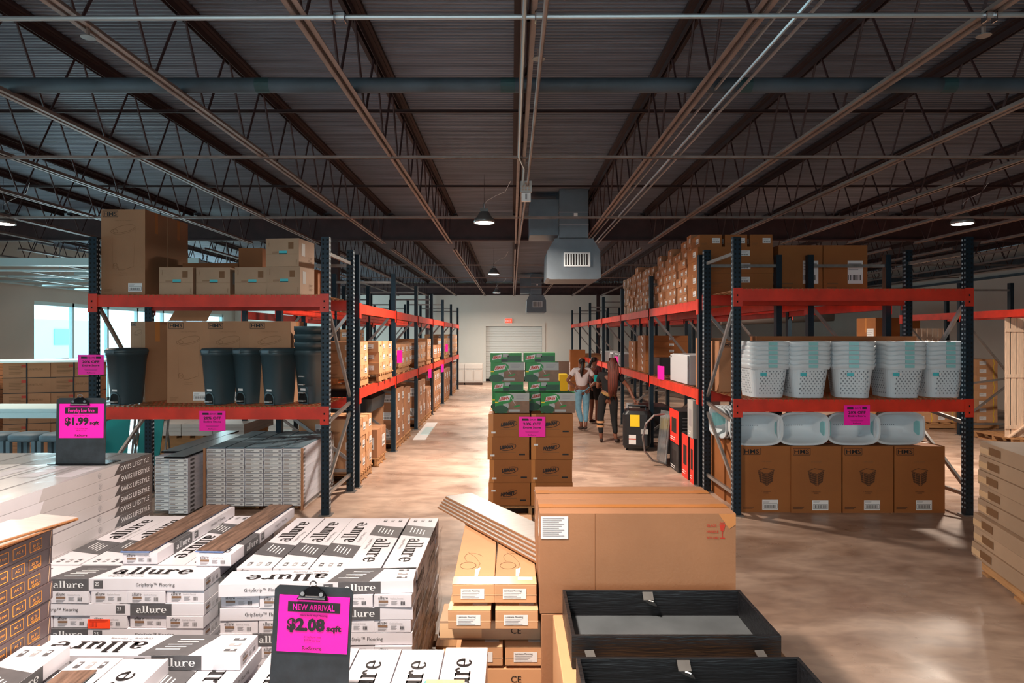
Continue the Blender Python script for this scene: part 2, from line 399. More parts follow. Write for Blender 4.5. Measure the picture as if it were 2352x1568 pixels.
for y, z, k, nm in ((6.2, ZB-.012, 'joist_light', 'nearest low'), (9.35, ZB-.012, 'joist_light', 'second low'), (6.5, ZT-.09, 'joist_dark', 'nearest high'), (9.75, ZT-.09, 'joist_dark', 'second high'), (15.6, ZB-.012, 'joist_light', 'first low far'), (19, ZB-.012, 'joist_light', 'second low far'), (22.5, ZB-.012, 'joist_light', 'third low far')):
    b = MB(); b.box(XL, XR, y, y+.03, z, z+.004, k); b.box(XL, XR, y, y+.004, z, z+.028, k)
    tag(b.build('joist_bridging'), nm+' angle running crosswise tying the roof joists', 'bridging', 'crosswise joist bridging')
# pipes and conduits
b = MB(); y = 3.42; z = ZZ(38, y); b.tube([(XL+.1, y+.05, z-.02), (XR-.2, y-.03, z+.03)], .013, 'conduit', 8)
r = empty('ceiling_conduit'); b.build('pipe', r)
for x in (-.9, .15, 2.5):
    b = MB(); b.box(x-.03, x+.03, y-.02, y+.02, z+.012, z+.02, 'steel'); b.box(x-.03, x-.024, y-.02, y+.02, z-.03, z+.02, 'steel'); b.box(x+.024, x+.03, y-.02, y+.02, z-.03, z+.02, 'steel'); b.build('clamp', r)
tag(r, 'bright metal conduit crossing the whole ceiling nearest the camera', 'pipe')
b = MB(); y = 4.65; z = ZZ(196, y); b.tube([(XL+.1, y, z), (XR-.2, y, z)], .052, 'pipe_dark', 16)
r = empty('insulated_pipe'); b.build('pipe', r, smooth=True)
for x in (-1.77, -.03, 1.65, 3.1):
    b = MB(); b.tube([(x-.05, y, z), (x+.05, y, z)], .0535, 'joint', 14); b.build('pipe_joint', r)
tag(r, 'fat dark insulated pipe running crosswise between the roof joists', 'pipe')
for i, (x, z) in enumerate(((1.44, 3.7), (1.52, 3.66), (1.6, 3.68))):
    b = MB(); b.tube([(x, -3, z), (x, 12.1, z)], .011, 'conduit', 6)
    tag(b.build('electrical_conduit'), 'thin bright conduit right of the aisle, %s one of three from the left' % ORD[i], 'pipe')
b = MB(); b.tube([(.065, -3, 3.62), (.065, 6.1, 3.62), (.12, 6.5, 3.62), (.12, 7.1, 3.6)], .011, 'conduit', 6); tag(b.build('electrical_conduit'), 'grey conduit along the centre joist ending at the junction box', 'pipe')
b = MB(); b.tube([(.17, -3, 3.6), (.17, 7.1, 3.6), (.12, 12, 3.58), (.12, 27, 3.58)], .013, 'joist_light', 6); tag(b.build('sprinkler_pipe'), 'brown sprinkler pipe following the centre joist down the hall', 'pipe')
r = empty('junction_box'); b = MB(); b.box(-.06, .06, 0, .06, 0, .12, 'label_grey')
b.face((-.06, 0, 0), (1, 0, 0), (0, 0, 1))
for i in range(3):
    for k in range(3): b.rect(.012+i*.034, .015+k*.034, .034+i*.034, .036+k*.034, 'paint_wood')
b.build('housing', r); b = MB(); b.box(-.05, .05, .01, .05, -.1, -.005, 'label'); b.box(-.01, .01, .005, .05, -.08, -.02, 'ink_mid'); b.build('battery_pack', r)
tag(r, 'white junction box with knockouts hanging from the centre joist', 'electrical box', None, (.155, 7.15, 3.53))
for i, (x, y, s) in enumerate(((-2.35, 3.62, 'left ceiling'), (.16, 3.9, 'centre ceiling'), (2.6, 3.6, 'right ceiling'))):
    b = MB(); b.tube([(0, 0, 0), (0, 0, -.05)], .012, 'joist_light', 6); b.loft([[(.038*math.cos(a)*q, .038*math.sin(a)*q, zz) for a in [2*PI*t/14 for t in range(14)]] for zz, q in ((-.045, .4), (-.052, 1), (-.056, 1))], 'silver_foil')
    tag(b.build('fire_sprinkler'), 'small round sprinkler head under a joist, '+s, 'sprinkler', None, (x, y, 3.66))
# HVAC
def hvac(s, lab, loc):
    r = empty('air_duct'); b = MB(); b.box(-.23*s, .23*s, 0, .9, .66, 1.435, 'duct')
    for z in (.86, 1.06): b.box(-.235*s, .235*s, -.005, .9, z, z+.01, 'ink_mid')
    b.box(.0, .06, -.004, -.001, 1.0, 1.05, 'label'); b.build('riser', r)
    b = MB(); a = [(-.3*s, .65), (.3*s, .65), (.42*s, .45), (.43*s, .02), (.38*s, 0), (-.38*s, 0), (-.43*s, .02), (-.42*s, .45)]
    b.loft([[(x, 0, z) for x, z in a], [(x, 1.0, z) for x, z in a]], 'duct'); b.build('plenum', r)
    b = MB(); b.box(-.16*s, .26*s, -.03, 0, .2, .42, 'white_plastic'); g = MB()
    for i in range(9): g.box((-.14+i*.042)*s, (-.12+i*.042)*s, -.034, -.029, .22, .40, 'ink_black')
    q = b.build('grille', r); g.build('louvre', q)
    b = MB(); b.box(-.7*s, -.23*s, .15, .8, .72, 1.3, 'duct'); b.build('branch', r)
    return tag(r, lab, 'duct', None, loc)
hvac(1, 'large galvanized duct with white grille above the aisle', (XX(1318, 10.4), 10.4, 2.86))
hvac(.85, 'smaller far galvanized duct with grille above the aisle end', (XX(1232, 24), 24, 2.82))
# lamps
def lamp():
    r = empty('hanging_light'); b = MB(); R = .155
    b.loft([[(rr*math.cos(a), rr*math.sin(a), z) for a in [2*PI*t/24 for t in range(24)]] for rr, z in ((.05, .16), (.07, .15), (.1, .1), (R-.01, .05), (R, 0), (R-.01, 0), (.09, .09), (.04, .12))], 'silver_foil'); b.build('shade', r, smooth=True)
    b = MB(); b.tube([(0, 0, .0), (0, 0, .012)], .135, 'lamp_glow', 24); b.build('diffuser', r)
    b = MB(); b.box(-.06, .06, -.05, .05, .16, .2, 'silver_foil'); b.tube([(0, 0, .2), (0, 0, .28)], .012, 'steel', 6); b.build('housing', r)
    b = MB(); b.tube([(0, 0, .27), (.05, .02, .33), (.16, .05, .4), (.3, .05, .46), (.38, 0, .6)], .004, 'label', 5); b.build('cord', r)
    b = MB(); b.tube([(0, 0, .27), (0, 0, .70)], .003, 'steel', 4); b.build('suspension_wire', r)
    return r
LL = ['round hanging light over the centre aisle, nearest of the row', 'middle round hanging light over the centre aisle', 'farthest round hanging light by the rolling door', 'round hanging light above the flooring pallets', 'bright round hanging light over the right racks', 'far round hanging light on the right', 'near round hanging light on the right', 'round hanging light at the far left edge', 'far round hanging light on the left', 'near round hanging light on the left']
for (x, y), pw, lb in zip(LAMPS, LPOW, LL):
    if y < 5: z = 3.6
    else: z = 3.58
    place('lamp', lamp, lb, 'light', (x, y, z), 0)
    l = area('lamp_light', (x, y, z-.03), (0, 0, 0), .28, .28, pw*1.0, (1, .86, .72), 'DISK', 165)
# suspended grid on the far left
r = empty('suspended_grid'); b = MB(); gx0, gx1, gy0, gy1, gz = -11.9, -5.6, 12.6, 24, 3.2
y = gy0
while y <= gy1: b.box(gx0, gx1, y-.02, y+.02, gz, gz+.035, 'frame_white'); y += .61*2
b.build('cross_runner', r); b = MB(); x = gx0
while x <= gx1: b.box(x-.02, x+.02, gy0, gy1, gz, gz+.035, 'frame_white'); x += .61*2
b.build('main_runner', r); b = MB()
for x in (-11, -9, -7): 
    for y in (13, 16, 19): b.tube([(x, y, gz), (x, y, 4.25)], .008, 'conduit', 4)
b.build('hanger', r); b = MB(); b.box(-6.1, -6, 12.6, 24, 3.25, 3.4, 'frame_white'); b.box(gx0, -6, 12.5, 12.6, 3.3, 3.45, 'frame_white'); b.build('edge_beam', r)
tag(r, 'bare white suspended ceiling grid hanging over the left side of the hall', 'ceiling grid')
for x, y in ((-8.6, 13.8), (-8.6, 17), (-10.5, 15.2)):
    b = MB(); b.box(-.6, .6, -.08, .08, 0, .05, 'frame_white'); b.box(-.58, .58, -.06, .06, -.008, 0, 'white_plastic')
    tag(b.build('fluorescent_fixture'), 'white strip fixture on the left ceiling grid at %s' % {13.8: 'its front', 17: 'its middle', 15.2: 'the window side'}[y], 'light', None, (x, y, 3.25))
# ------------------------------------------------------------------ pallet racks
def rack(name, label, xs, depth, lv, near=False, height=3.03, skip=(), origin=(0, 0, 0), rz=0, decks=True):
    """posts at local x in xs; y=0 front, y=depth rear; lv = heights of the beam tops"""
    r = empty(name); w, dp = .085, .07
    for ix, x in enumerate(xs):
        fr = empty('upright_frame'); fr.parent = r
        for yy in (0, depth):
            b = MB(); b.box(x-w/2, x+w/2, yy-dp/2, yy+dp/2, .01, height, 'post')
            if near:
                z = .08
                while z < height-.03:
                    for s in (-.022, .022):
                        b.box(x+s-.009, x+s+.009, yy-dp/2-.001, yy-dp/2, z, z+.022, 'hole')
                        b.box(x-w/2-.001, x-w/2, yy+s-.007, yy+s+.007, z, z+.02, 'hole_light'); b.box(x+w/2, x+w/2+.001, yy+s-.007, yy+s+.007, z, z+.02, 'hole_light')
                    z += .051
            b.build('post', fr)
            b = MB(); b.box(x-.07, x+.07, yy-.06, yy+.06, 0, .012, 'galv'); b.build('foot_plate', fr)
        e = depth-dp/2
        segs = [((0, .22), (1, .22)), ((0, 1.0), (1, 1.12)), ((0, .3), (1, 1.0)), ((0, 2.32), (1, 1.2)), ((0, 2.86), (1, 2.86))]
        for (a, za), (c_, zc) in segs:
            b = MB(); b.bar((x, dp/2+a*(e-dp/2), za), (x, dp/2+c_*(e-dp/2), zc), .03, .038, 'galv'); b.build('brace', fr)
    for li, z in enumerate(lv):
        for i in range(len(xs)-1):
            if (li, i) in skip: continue
            for yy in (-.01, depth+.01):
                b = MB(); x0, x1 = xs[i]+w/2, xs[i+1]-w/2; b.box(x0, x1, yy-.025, yy+.025, z-.13, z, 'beam'); b.box(x0, x1, yy-.027, yy+.027, z-.13, z-.115, 'beam'); bm_ = b.build('beam', r)
                for x in (xs[i], xs[i+1]-.005):
                    c_ = MB(); s = 1 if x == xs[i] else -1; o = (-dp/2-.01 if yy < .1 else dp/2+depth)
                    c_.box(x-.045 if s > 0 else x-.05, x+.055 if s > 0 else x+.045, o, o+.01, z-.19, z+.01, 'beam')
                    if near: 
                        for q in (.03, .1): c_.box(x-.01, x+.006, o-.001, o, z-.05-q, z-.03-q, 'hole')
                    c_.build('beam_connector', bm_)
            if decks:
                b = MB(); x0, x1 = xs[i]+.06, xs[i+1]-.06; x = x0; st = .055 if near else .2
                while x < x1: b.box(x-.003, x+.003, -.02, depth+.02, z, z+.006, 'wire'); b.box(x-.003, x+.003, -.036, -.03, z-.02, z+.004, 'wire'); x += st
                y = .02
                while y < depth: b.box(x0, x1, y-.003, y+.003, z+.001, z+.007, 'wire'); y += .12
                b.build('wire_deck', r)
    tag(r, label, 'rack', None, origin); r.rotation_euler = (0, 0, rz); return r
YR = 7.12
rack('pallet_rack', 'blue and orange pallet rack at left front holding tall cartons and trash cans', [XX(217, YR), XX(749, YR)], 1.08, [1.18, 2.40], True, origin=(0, YR, 0))
rack('pallet_rack', 'blue and orange pallet rack at right front holding white baskets', [XX(1691, YR), XX(2222, YR)], 1.08, [1.262, 2.465], True, origin=(0, YR, 0))
LX, RX = -1.96, 2.40
lys = [8.43+2.6*i for i in range(7)]; rys = [8.45+3.0*i for i in range(7)]
rack('pallet_rack', 'long pallet rack row along the left side of the aisle', lys, 1.0, [1.27, 2.37], False, 3.0, origin=(LX-.04, 0, 0), rz=PI/2)
rack('pallet_rack', 'second pallet rack row standing back to back behind the left aisle row', lys[1:6], 1.0, [1.27, 2.37], False, 3.0, origin=(LX-1.55, 0, 0), rz=PI/2, decks=False)
rack('pallet_rack', 'long pallet rack row along the right side of the aisle', [-y for y in rys[::-1]], 1.0, [1.26, 2.42], False, 3.0, origin=(RX+.04, 0, 0), rz=-PI/2)
rack('pallet_rack', 'second pallet rack row back to back behind the right aisle row', [-y for y in rys[::-1]], 1.0, [1.26, 2.42], False, 3.0, origin=(RX+1.45, 0, 0), rz=-PI/2, decks=False)
rack('pallet_rack', 'rack with one high orange beam near the right wall', [-14.8, -12.9, -10.2], 1.0, [2.42], False, 3.0, origin=(8.85, 0, 0), rz=-PI/2, decks=False)
# ------------------------------------------------------------------ generic goods
def pallet():
    r = empty('wooden_pallet')
    for y in (-.46, 0, .46): b = MB(); b.box(-.6, .6, y-.02, y+.02, .02, .11, 'pallet'); b.build('stringer', r)
    for i in range(7): x = -.545+i*1.09/6; b = MB(); b.box(x-.055, x+.055, -.5, .5, .11, .13, 'pallet'); b.build('deck_board', r)
    for x in (-.5, 0, .5): b = MB(); b.box(x-.05, x+.05, -.5, .5, 0, .02, 'pallet'); b.build('bottom_board', r)
    return r
def put_pallet(lab, x, y, z=0, rz=0, s=(1, 1)):
    o = place('pallet', pallet, lab, 'pallet', (x, y, z), rz, 'wooden pallets'); o.scale = (s[0], s[1], s[2] if len(s) > 2 else 1); return o
def carton(w, d, h, m='cardboard', style=0, root='cardboard_box', bevel=0, sep=False):
    """bottom centre at origin; printing and tape are part of the mesh, the shipping label its own part"""
    b = MB(); b.cbox(w, d, h, m)
    b.side('top', w, d, h).rect(0, d/2-.03, w, d/2+.03, 'tape'); b.rect(.004, d/2-.0015, w-.004, d/2+.0015, 'ink_faint', .002)
    for s in ('right', 'left'): b.side(s, w, d, h).rect(d/2-.03, h*.62, d/2+.03, h, 'tape')
    b.side('front', w, d, h).lines(w*.08, h*.3, w*.25, 3, h*.07, h*.025, 'ink_faint'); b.side('right', w, d, h).lines(d*.6, h*.4, d*.25, 3, h*.08, h*.03, 'ink_faint')
    if style == 1:
        for s, L in (('right', d), ('left', d)): b.side(s, w, d, h).rect(L*.2, h*.5, L*.28, h*.66, 'ink_black'); 
    def lab(l, s, L):
        l.side(s, w, d, h); x0 = L*.55; l.rect(x0, h*.3, min(L*.9, x0+h*.8), h*.72, 'label', .0018); l.barcode(x0+.01, h*.36, min(L*.3, h*.6), h*.1, e=.0025); l.lines(x0+.01, h*.66, min(L*.3, h*.6), 3, h*.05, h*.015, 'ink_mid', .0025)
    lab(b, 'right', d); lab(b, 'left', d)
    if not sep: lab(b, 'front', w); return b.build(root, None, bevel)
    r = empty(root); b.build('carton_body', r, bevel); l = MB(); lab(l, 'front', w); l.build('shipping_label', r); return r
def plain(w, d, h, m, name='cardboard_box', tape=True, bevel=0):
    b = MB(); b.cbox(w, d, h, m)
    if tape: b.side('top', w, d, h).rect(0, d/2-.03, w, d/2+.03, 'tape')
    return b.build(name, None, bevel)
def grid(key, fn, w, d, h, x, y, z, nx, ny, nz, rz, desc, grp, vis, jit=.006, gap=.004):
    """stack of identical boxes; vis(ix,iy,il) with il counted from the top"""
    c, s = math.cos(rz), math.sin(rz)
    for il in range(nz):
        for ix in range(nx):
            for iy in range(ny):
                if not vis(ix, iy, il): continue
                lx = (ix-(nx-1)/2)*(w+gap)+random.uniform(-jit, jit)*.5; ly = (iy-(ny-1)/2)*(d+gap)+random.uniform(-jit, jit)
                col = '' if nx == 1 else (', column %s' % ORD[ix]); row = '' if iy == 0 else (', row %s' % ORD[iy])
                place(key, fn, '%s, %s%s%s' % (desc, lay(il), col, row), 'box', (x+lx*c-ly*s, y+lx*s+ly*c, z+(nz-1-il)*(h+.001)), rz+random.uniform(-jit, jit)*1.5, grp)
def outer(nx, ny, side):   # visible: front row, top, and the given x side
    return lambda ix, iy, il: iy == 0 or il == 0 or ix == (nx-1 if side > 0 else 0)
# ------------------------------------------------------------------ vinyl plank cartons in white
AL, AW, AT = .925, .181, .058
def allure(trim='dark'):
    def fn():
        b = MB(); w, d, h = AL, AW, AT; b.cbox(w, d, h, 'white_carton')
        b.side('top', w, d, h); g0, g1, sl = .17*w, .39*w, .055
        b.poly([(g0, 0), (g1, 0), (g1+sl, d), (g0+sl, d)], 'ink_grey')
        for i in range(5): x = g0+.045+i*.003+.008; b.rect(x+.012*i, .042+i*.021, x+.012*i+.10-.012*(i % 2), .048+i*.021, 'ink_light', .002)
        b.text('allure', .465*w, .062, .062, 'ink_black', slab=True, width=.40)
        b.text('GripStrip™ Flooring', .47*w, .028, .015, 'ink_grey')
        for i, k in enumerate(('ink_grey', 'ink_mid', 'ink_grey')):
            b.rect(.035, .03+i*.048, .085, .05+i*.048, k); b.rect(.045, .034+i*.048, .062, .046+i*.048, 'white_carton', .002)
        for s in ('front', 'back'):
            b.side(s, w, d, h); q0, q1 = (g0, g1) if s == 'front' else (w-g1, w-g0)
            b.rect(q0, 0, q1, h, 'ink_grey'); b.text('allure', q0+.03, .014, .023, 'ink_light', slab=True, width=.15)
            t0 = w*.64 if s == 'front' else .12
            b.text('GripStrip™ Flooring', t0, .022, .016, 'ink_black'); x = (q1+.025) if s == 'front' else (q0-.07)
            b.rect(x, .012, x+.045, .05, 'ink_grey'); b.text('25', x+.006, .026, .016, 'ink_light', .01)
        for s in ('left', 'right'):
            b.side(s, w, d, h); b.text('allure', .02, .038, .010, 'ink_black', slab=True); b.text('GripStrip Flooring', .078, .04, .006, 'ink_mid')
            b.rect(.022, .022, .068, .033, 'swatch'); b.lines(.022, .017, .045, 3, .0045, .002, 'ink_mid'); b.lines(.083, .03, .03, 5, .004, .0018, 'ink_mid'); b.barcode(.128, .012, .022, .018)
        return b.build('flooring_carton', None, .004)
    return fn
def pinwheel(nm, cx, y0, zt, layers, rz0, where, cross_front=True, skip=lambda l, i: False, flip=(), xoff=0):
    """square layers of one crosswise and five lengthwise cartons; y0 = front edge, zt = top height"""
    for l in range(layers):
        front = (l % 2 == 0) == cross_front; z = zt-(l+1)*(AT+.003)
        if not skip(l, 'x'):
            yc = y0+AW/2 if front else y0+AL+.02+AW/2
            place('al', allure(), 'white vinyl flooring carton lying crosswise, %s, on the %s pallet' % (lay(l), where), 'box', (cx+random.uniform(-.006, .006), yc, z), (PI if (l in flip or (l % 4 == 2)) else 0)+rz0*(1 if l == 0 else .3), 'white vinyl flooring cartons')
        for i in range(5):
            if skip(l, i): continue
            yc = (y0+AW+.015+AL/2) if front else y0+AL/2
            rz = PI/2 if (i < 3 or l) else -PI/2
            if l and (i+l) % 3 == 0: rz = -PI/2
            place('al', allure(), 'white vinyl flooring carton lying lengthwise, %s, %s from left, %s pallet' % (lay(l), ORD[i], where), 'box',
                  (cx+(i-2)*(AW+.004)+random.uniform(-.004, .004), yc+random.uniform(-.008, .008), z), rz+random.uniform(-.008, .008), 'white vinyl flooring cartons')
# R pallet (centre), L pallet (left), F pallets (front)
vis = lambda l, i: not (i == 'x' or l == 0 or (l % 2 == 1) or i == 4)
pinwheel('R', -.945, 3.15, .765, 10, .06, 'middle', True, vis, flip=(0,))
put_pallet('wooden pallet under the middle stack of white flooring cartons', -.945, 3.72, 0, PI/2, (.92, .93, 1.18))
pinwheel('L', -1.972, 3.2, .765, 10, 0, 'left', True, vis)
put_pallet('wooden pallet under the left stack of white flooring cartons', -1.972, 3.77, 0, PI/2, (.92, .93, 1.18))
for x, y, rz, t in ((-1.93, 3.86, -.01, 'white vinyl flooring carton on top of the left pallet under the left brown plank'), (-1.53, 3.83, -.02, 'white vinyl flooring carton on top of the left pallet under the right brown plank')):
    place('al', allure(), t, 'box', (x, y, .766), PI/2+rz, 'white vinyl flooring cartons')
def sample(w, l, m, edge):
    r = empty('sample_plank'); b = MB(); b.box(-w/2, w/2, -l/2, l/2, .004, .010, m); b.build('veneer', r)
    b = MB(); b.box(-w/2-.006, w/2-.004, -l/2-.012, l/2, 0, .0038, edge); b.build('backing', r); return r
place('sp', lambda: sample(.15, .92, 'wood_sample', 'shaded_blue_edge'), 'brown wood-look sample plank on the upper left flooring carton', 'plank', (-1.945, 3.86, .828), -.02)  # blue edge colour carries the bluish shadow along the board edge
place('sp', None, 'brown wood-look sample plank lying askew on the carton beside the gap', 'plank', (-1.545, 3.86, .828), -.05)
# F1: front left pallet
fz = .66
def AA(x, y, z, rz, lab): place('al', allure(), lab, 'box', (x, y, z), rz, 'white vinyl flooring cartons')
AA(-1.56, 2.73, fz-AT, PI, 'white vinyl flooring carton lying crosswise behind the front left cartons')
AA(-1.84, 2.14, fz-.002, -PI/2+.03, 'white flooring carton with upturned barcode at the bottom left corner')
AA(-1.65, 2.16, fz-AT, -PI/2, 'white flooring carton under the dark wood sample, front left pallet')
AA(-1.46, 2.15, fz-AT, PI/2+.01, 'white flooring carton with small icons at its far end, front left pallet')
for l in range(1, 8):
    z = fz-AT-l*(AT+.003)
    for i in range(5):
        if i == 0 or (i < 4 and l > 1): continue
        x = -1.92+i*.185; AA(x, 2.16+(.18 if l % 2 else 0)+.04, z, PI/2 if (i+l) % 2 else -PI/2, 'white flooring carton on the front left pallet, %s, %s from left' % (lay(l), ORD[i]))
    if l % 2 == 0: AA(-1.56, 2.73, z, 0, 'white flooring carton crosswise at the back of the front left pallet, '+lay(l))
put_pallet('wooden pallet under the front left flooring cartons', -1.5, 2.27, 0, PI/2, (.9, .8, 1.3))
place('sp2', lambda: sample(.13, .6, 'wood_sample', 'teal'), 'dark wood sample on a blue board at the front left', 'plank', (-1.64, 2.2, fz+.003), .05)
b = MB(); b.box(-.055, .055, 0, .001, 0, .045, 'orange_sticker'); b.face((-.055, 0, 0), (1, 0, 0), (0, 0, 1)); b.barcode(.01, .01, .04, .02, 'ink_red', 6); b.lines(.01, .04, .09, 2, .006, .002, 'ink_red')
tag(b.build('orange_sticker'), 'orange sticker on the end of a flooring carton in the left stack', 'sticker', None, (XX(228, 3.2), 3.196, ZZ(1442, 3.2)))
# F2: front middle pallet
for l in range(0, 7):
    z = .592-(l+1)*(AT+.003)
    for i in range(5):
        if l > 0 and i not in (0, 4): continue
        AA(-.945+i*.187, 2.385+random.uniform(-.01, .01), z, PI/2 if i in (0, 1, 2, 3) and l == 0 and i != 4 else -PI/2 if l % 2 else PI/2, 'white flooring carton on the front middle pallet, %s, %s from left' % (lay(l), ORD[i]))
put_pallet('wooden pallet under the front middle flooring cartons', -.57, 2.38, 0, PI/2, (.8, .93, 1.22))
place('sp3', lambda: sample(.15, .5, 'wood_light', 'teal'), 'pale oak sample plank on the front middle cartons', 'plank', (-.265, 2.31, .595), -.02)
# ------------------------------------------------------------------ long grey-white laminate cartons, far left of the foreground
def swiss():
    L, w, h = 1.34, .2, .0635; b = MB(); b.cbox(w, L, h, 'swiss_white')
    b.side('right', w, L, h); b.poly([(L-.42, 0), (L-.001, 0), (L-.001, h), (L-.36, h)], 'swiss_dark')
    b.text('SWISS LIFESTYLE', L-.355, .017, .030, 'ink_light', -.004, shear=.0, width=.32)
    b.ellipse(L-.56, h/2, .017, .017, 'ink_mid'); b.ellipse(L-.56, h/2, .0145, .0145, 'swiss_white', .002); b.lines(L-.57, h/2+.006, .02, 3, .006, .003, 'ink_mid', .0026)
    b.poly([(.28, 0), (.31, h), (0, h), (0, 0)], 'white_carton')
    b.side('top', w, L, h); b.rect(.004, 0, .012, L, 'ink_mid'); b.rect(.06, L-.75, .16, L-.45, 'white_carton'); b.lines(.075, L-.5, .05, 4, .012, .003, 'ink_mid', .002)
    b.poly([(0, L-.4), (w, L-.36), (w, L), (0, L)], 'swiss_dark')
    b.side('back', w, L, h); b.rect(.01, .005, w-.01, h-.005, 'ink_grey'); b.text('SWISS', .03, .02, .02, 'ink_light')
    return b.build('laminate_carton', None, .002)
ZS = 1.157
for l in range(16):
    for i in range(6):
        if l > 0 and i > 0: continue
        place('swiss', swiss, 'long white laminate carton in the left stack, %s%s' % (lay(l), '' if l else ', %s from right' % ORD[i]), 'box', (-2.54-i*.203+random.uniform(-.004, .004), 3.76+random.uniform(-.006, .006), ZS-(l+1)*.0645), random.uniform(-.004, .004), 'long white laminate cartons')
put_pallet('wooden pallet under the long white laminate cartons', -3.0, 3.75, 0, PI/2, (1, 1))
# plastic film on that stack
def film(x0, x1, y0, y1, z):
    b = MB(); n = 26; vs = []; fs = []; rr = random.Random(3)
    for i in range(n+1):
        for k in range(n+1): vs.append((x0+(x1-x0)*i/n, y0+(y1-y0)*k/n, z+.002+.005*rr.random()))
    fs = [(i*(n+1)+k, (i+1)*(n+1)+k, (i+1)*(n+1)+k+1, i*(n+1)+k+1) for i in range(n) for k in range(n)]
    return b.add(vs, fs, 'clear_film').build('shrink_wrap', None, 0, True)
tag(film(-3.6, -2.44, 3.1, 4.42, ZS), 'clear shrink wrap glinting on top of the long white laminate cartons', 'plastic wrap')
# ------------------------------------------------------------------ brown laminate cartons at the left edge
def ac3():
    L, w, h = 1.2, .2, .0725; b = MB(); b.cbox(w, L, h, 'laminate_brown'); b.side('right', w, L, h)
    for i, t in enumerate(('8.3 mm', 'AC 3', '30 Yr')):
        x = L-.315+i*.09; x0, x1, z0, z1 = x, x+.067, .014, .056
        b.line([(x0, z0), (x1, z0), (x1, z1), (x0, z1), (x0, z0)], .003, 'ink_orange'); b.text(t, (x0+x1)/2, .03, .012, 'ink_orange', .01, align=.5)
        if i == 2: b.lines(x0+.02, .024, .045, 2, .005, .002, 'ink_orange')
    b.line([(L-.02, .004), (L-.012, .068)], .003, 'tape_clear')
    return b.build('laminate_carton', None, .002)
for l in range(13):
    place('ac3', ac3, 'dark brown laminate carton with orange 8.3 mm print, %s at left edge' % lay(l), 'box', (-2.06+random.uniform(-.003, .003), 2.18+random.uniform(-.006, .006), 1.13-(l+1)*.0735), 0, 'dark brown laminate cartons')
place('ac3', ac3, 'dark brown laminate carton beside the sample planks at the left edge', 'box', (-2.27, 2.1, 1.06), 0, 'dark brown laminate cartons')
put_pallet('wooden pallet under the dark brown laminate cartons', -2.4, 2.1, 0, PI/2, (.95, .8))
def lam(w, l, t=.009):
    r = empty('laminate_plank'); b = MB(); b.box(-w/2, w/2, -l/2, l/2, t*.7, t, 'plank'); b.build('surface', r)
    b = MB(); b.box(-w/2-.004, w/2+.004, -l/2, l/2, 0, t*.7, 'plank_core'); b.build('core', r); return r
for i, (dx, rz) in enumerate(((0, -.03), (-.02, 0), (.02, -.12), (-.03, -.25))):
    place('lam1', lambda: lam(.2, 1.1), 'pale sample plank on the brown laminate stack, %s' % ['lowest', 'second lowest', 'third lowest', 'topmost, turned askew'][i], 'plank', (-2.07+dx, 2.3, 1.131+i*.011), rz)
def vfilm(x, y0, y1, z0, z1, lab):
    b = MB(); n = 24; rg = random.Random(int(-x*100)); vs = [(x+.012*rg.random(), y0+(y1-y0)*i/n, z0+(z1-z0)*k/n) for i in range(n+1) for k in range(n+1)]
    b.add(vs, [(i*(n+1)+k, (i+1)*(n+1)+k, (i+1)*(n+1)+k+1, i*(n+1)+k+1) for i in range(n) for k in range(n)], 'clear_film'); tag(b.build('shrink_wrap', None, 0, True), lab, 'plastic wrap')
vfilm(-.462, 3.2, 4.25, .16, .72, 'clear shrink wrap on the right side of the middle white carton stack')
vfilm(-1.498, 3.22, 4.3, .16, .72, 'clear shrink wrap on the right side of the left white carton stack')
# ------------------------------------------------------------------ clipboards
def clipboard(lines):
    r = empty('clipboard_sign'); w, h = .30, .40
    b = MB(); pts = [(x, z) for x, z in ((-w/2, 0), (w/2, 0), (w/2, h-.015), (w/2-.015, h), (-w/2+.015, h), (-w/2, h-.015))]
    b.loft([[(x, 0, z) for x, z in pts], [(x, .006, z) for x, z in pts]], 'clipboard'); b.build('board', r)
    b = MB(); b.box(-w/2-.03, w/2+.03, -.03, .12, -.004, 0, 'black_steel'); b.build('foot', r)
    p = MB(); x0, z0, pw, ph = -.13, .155, .27, .21; p.box(x0, x0+pw, -.003, -.001, z0, z0+ph, 'pink'); p.face((x0, -.003, z0), (1, 0, 0), (0, 0, 1))
    p.rect(.035, ph-.06, pw-.035, ph-.022, 'ink_black')
    p.text(lines[0], pw/2, ph-.052, .022, 'pink', .02, .003, align=.5, width=.16)
    p.text(lines[1], pw/2, ph-.075, .007, 'ink_black', align=.5)
    p.text(lines[2], .035, ph-.127, .042, 'ink_black', .05, width=.145); p.text('sqft', .186, ph-.127, .02, 'ink_black', .04, width=.058)
    p.text(lines[3], pw/2, ph-.155, .007, 'ink_black', align=.5); p.text(lines[4], pw/2, ph-.168, .007, 'ink_black', align=.5)
    p.text('ReStore', pw/2, .01, .013, 'ink_black', .015, align=.5, width=.075); p.build('paper', r)
    b = MB(); a = [(-.06, h-.045), (.06, h-.045), (.045, h-.02), (.012, h+.005), (-.012, h+.005), (-.045, h-.02)]
    b.loft([[(x, -.018, z) for x, z in a], [(x, -.004, z) for x, z in a]], 'black_steel'); b.tube([(-.05, -.02, h-.035), (.05, -.02, h-.035)], .006, 'steel', 8)
    for x in (-.035, .035): b.tube([(x, -.026, h-.02), (x, -.016, h-.02)], .008, 'steel', 10)
    b.tube([(.012*math.cos(t), -.012, h+.012+.012*math.sin(t)) for t in [i*PI/6 for i in range(13)]], .003, 'steel', 6); b.build('clip', r); return r
r = clipboard(('NEW ARRIVAL', 'Allure 6x36 Vinyl Flooring', '$2.08', '24 sq ft per box', '$49.99 per box'))
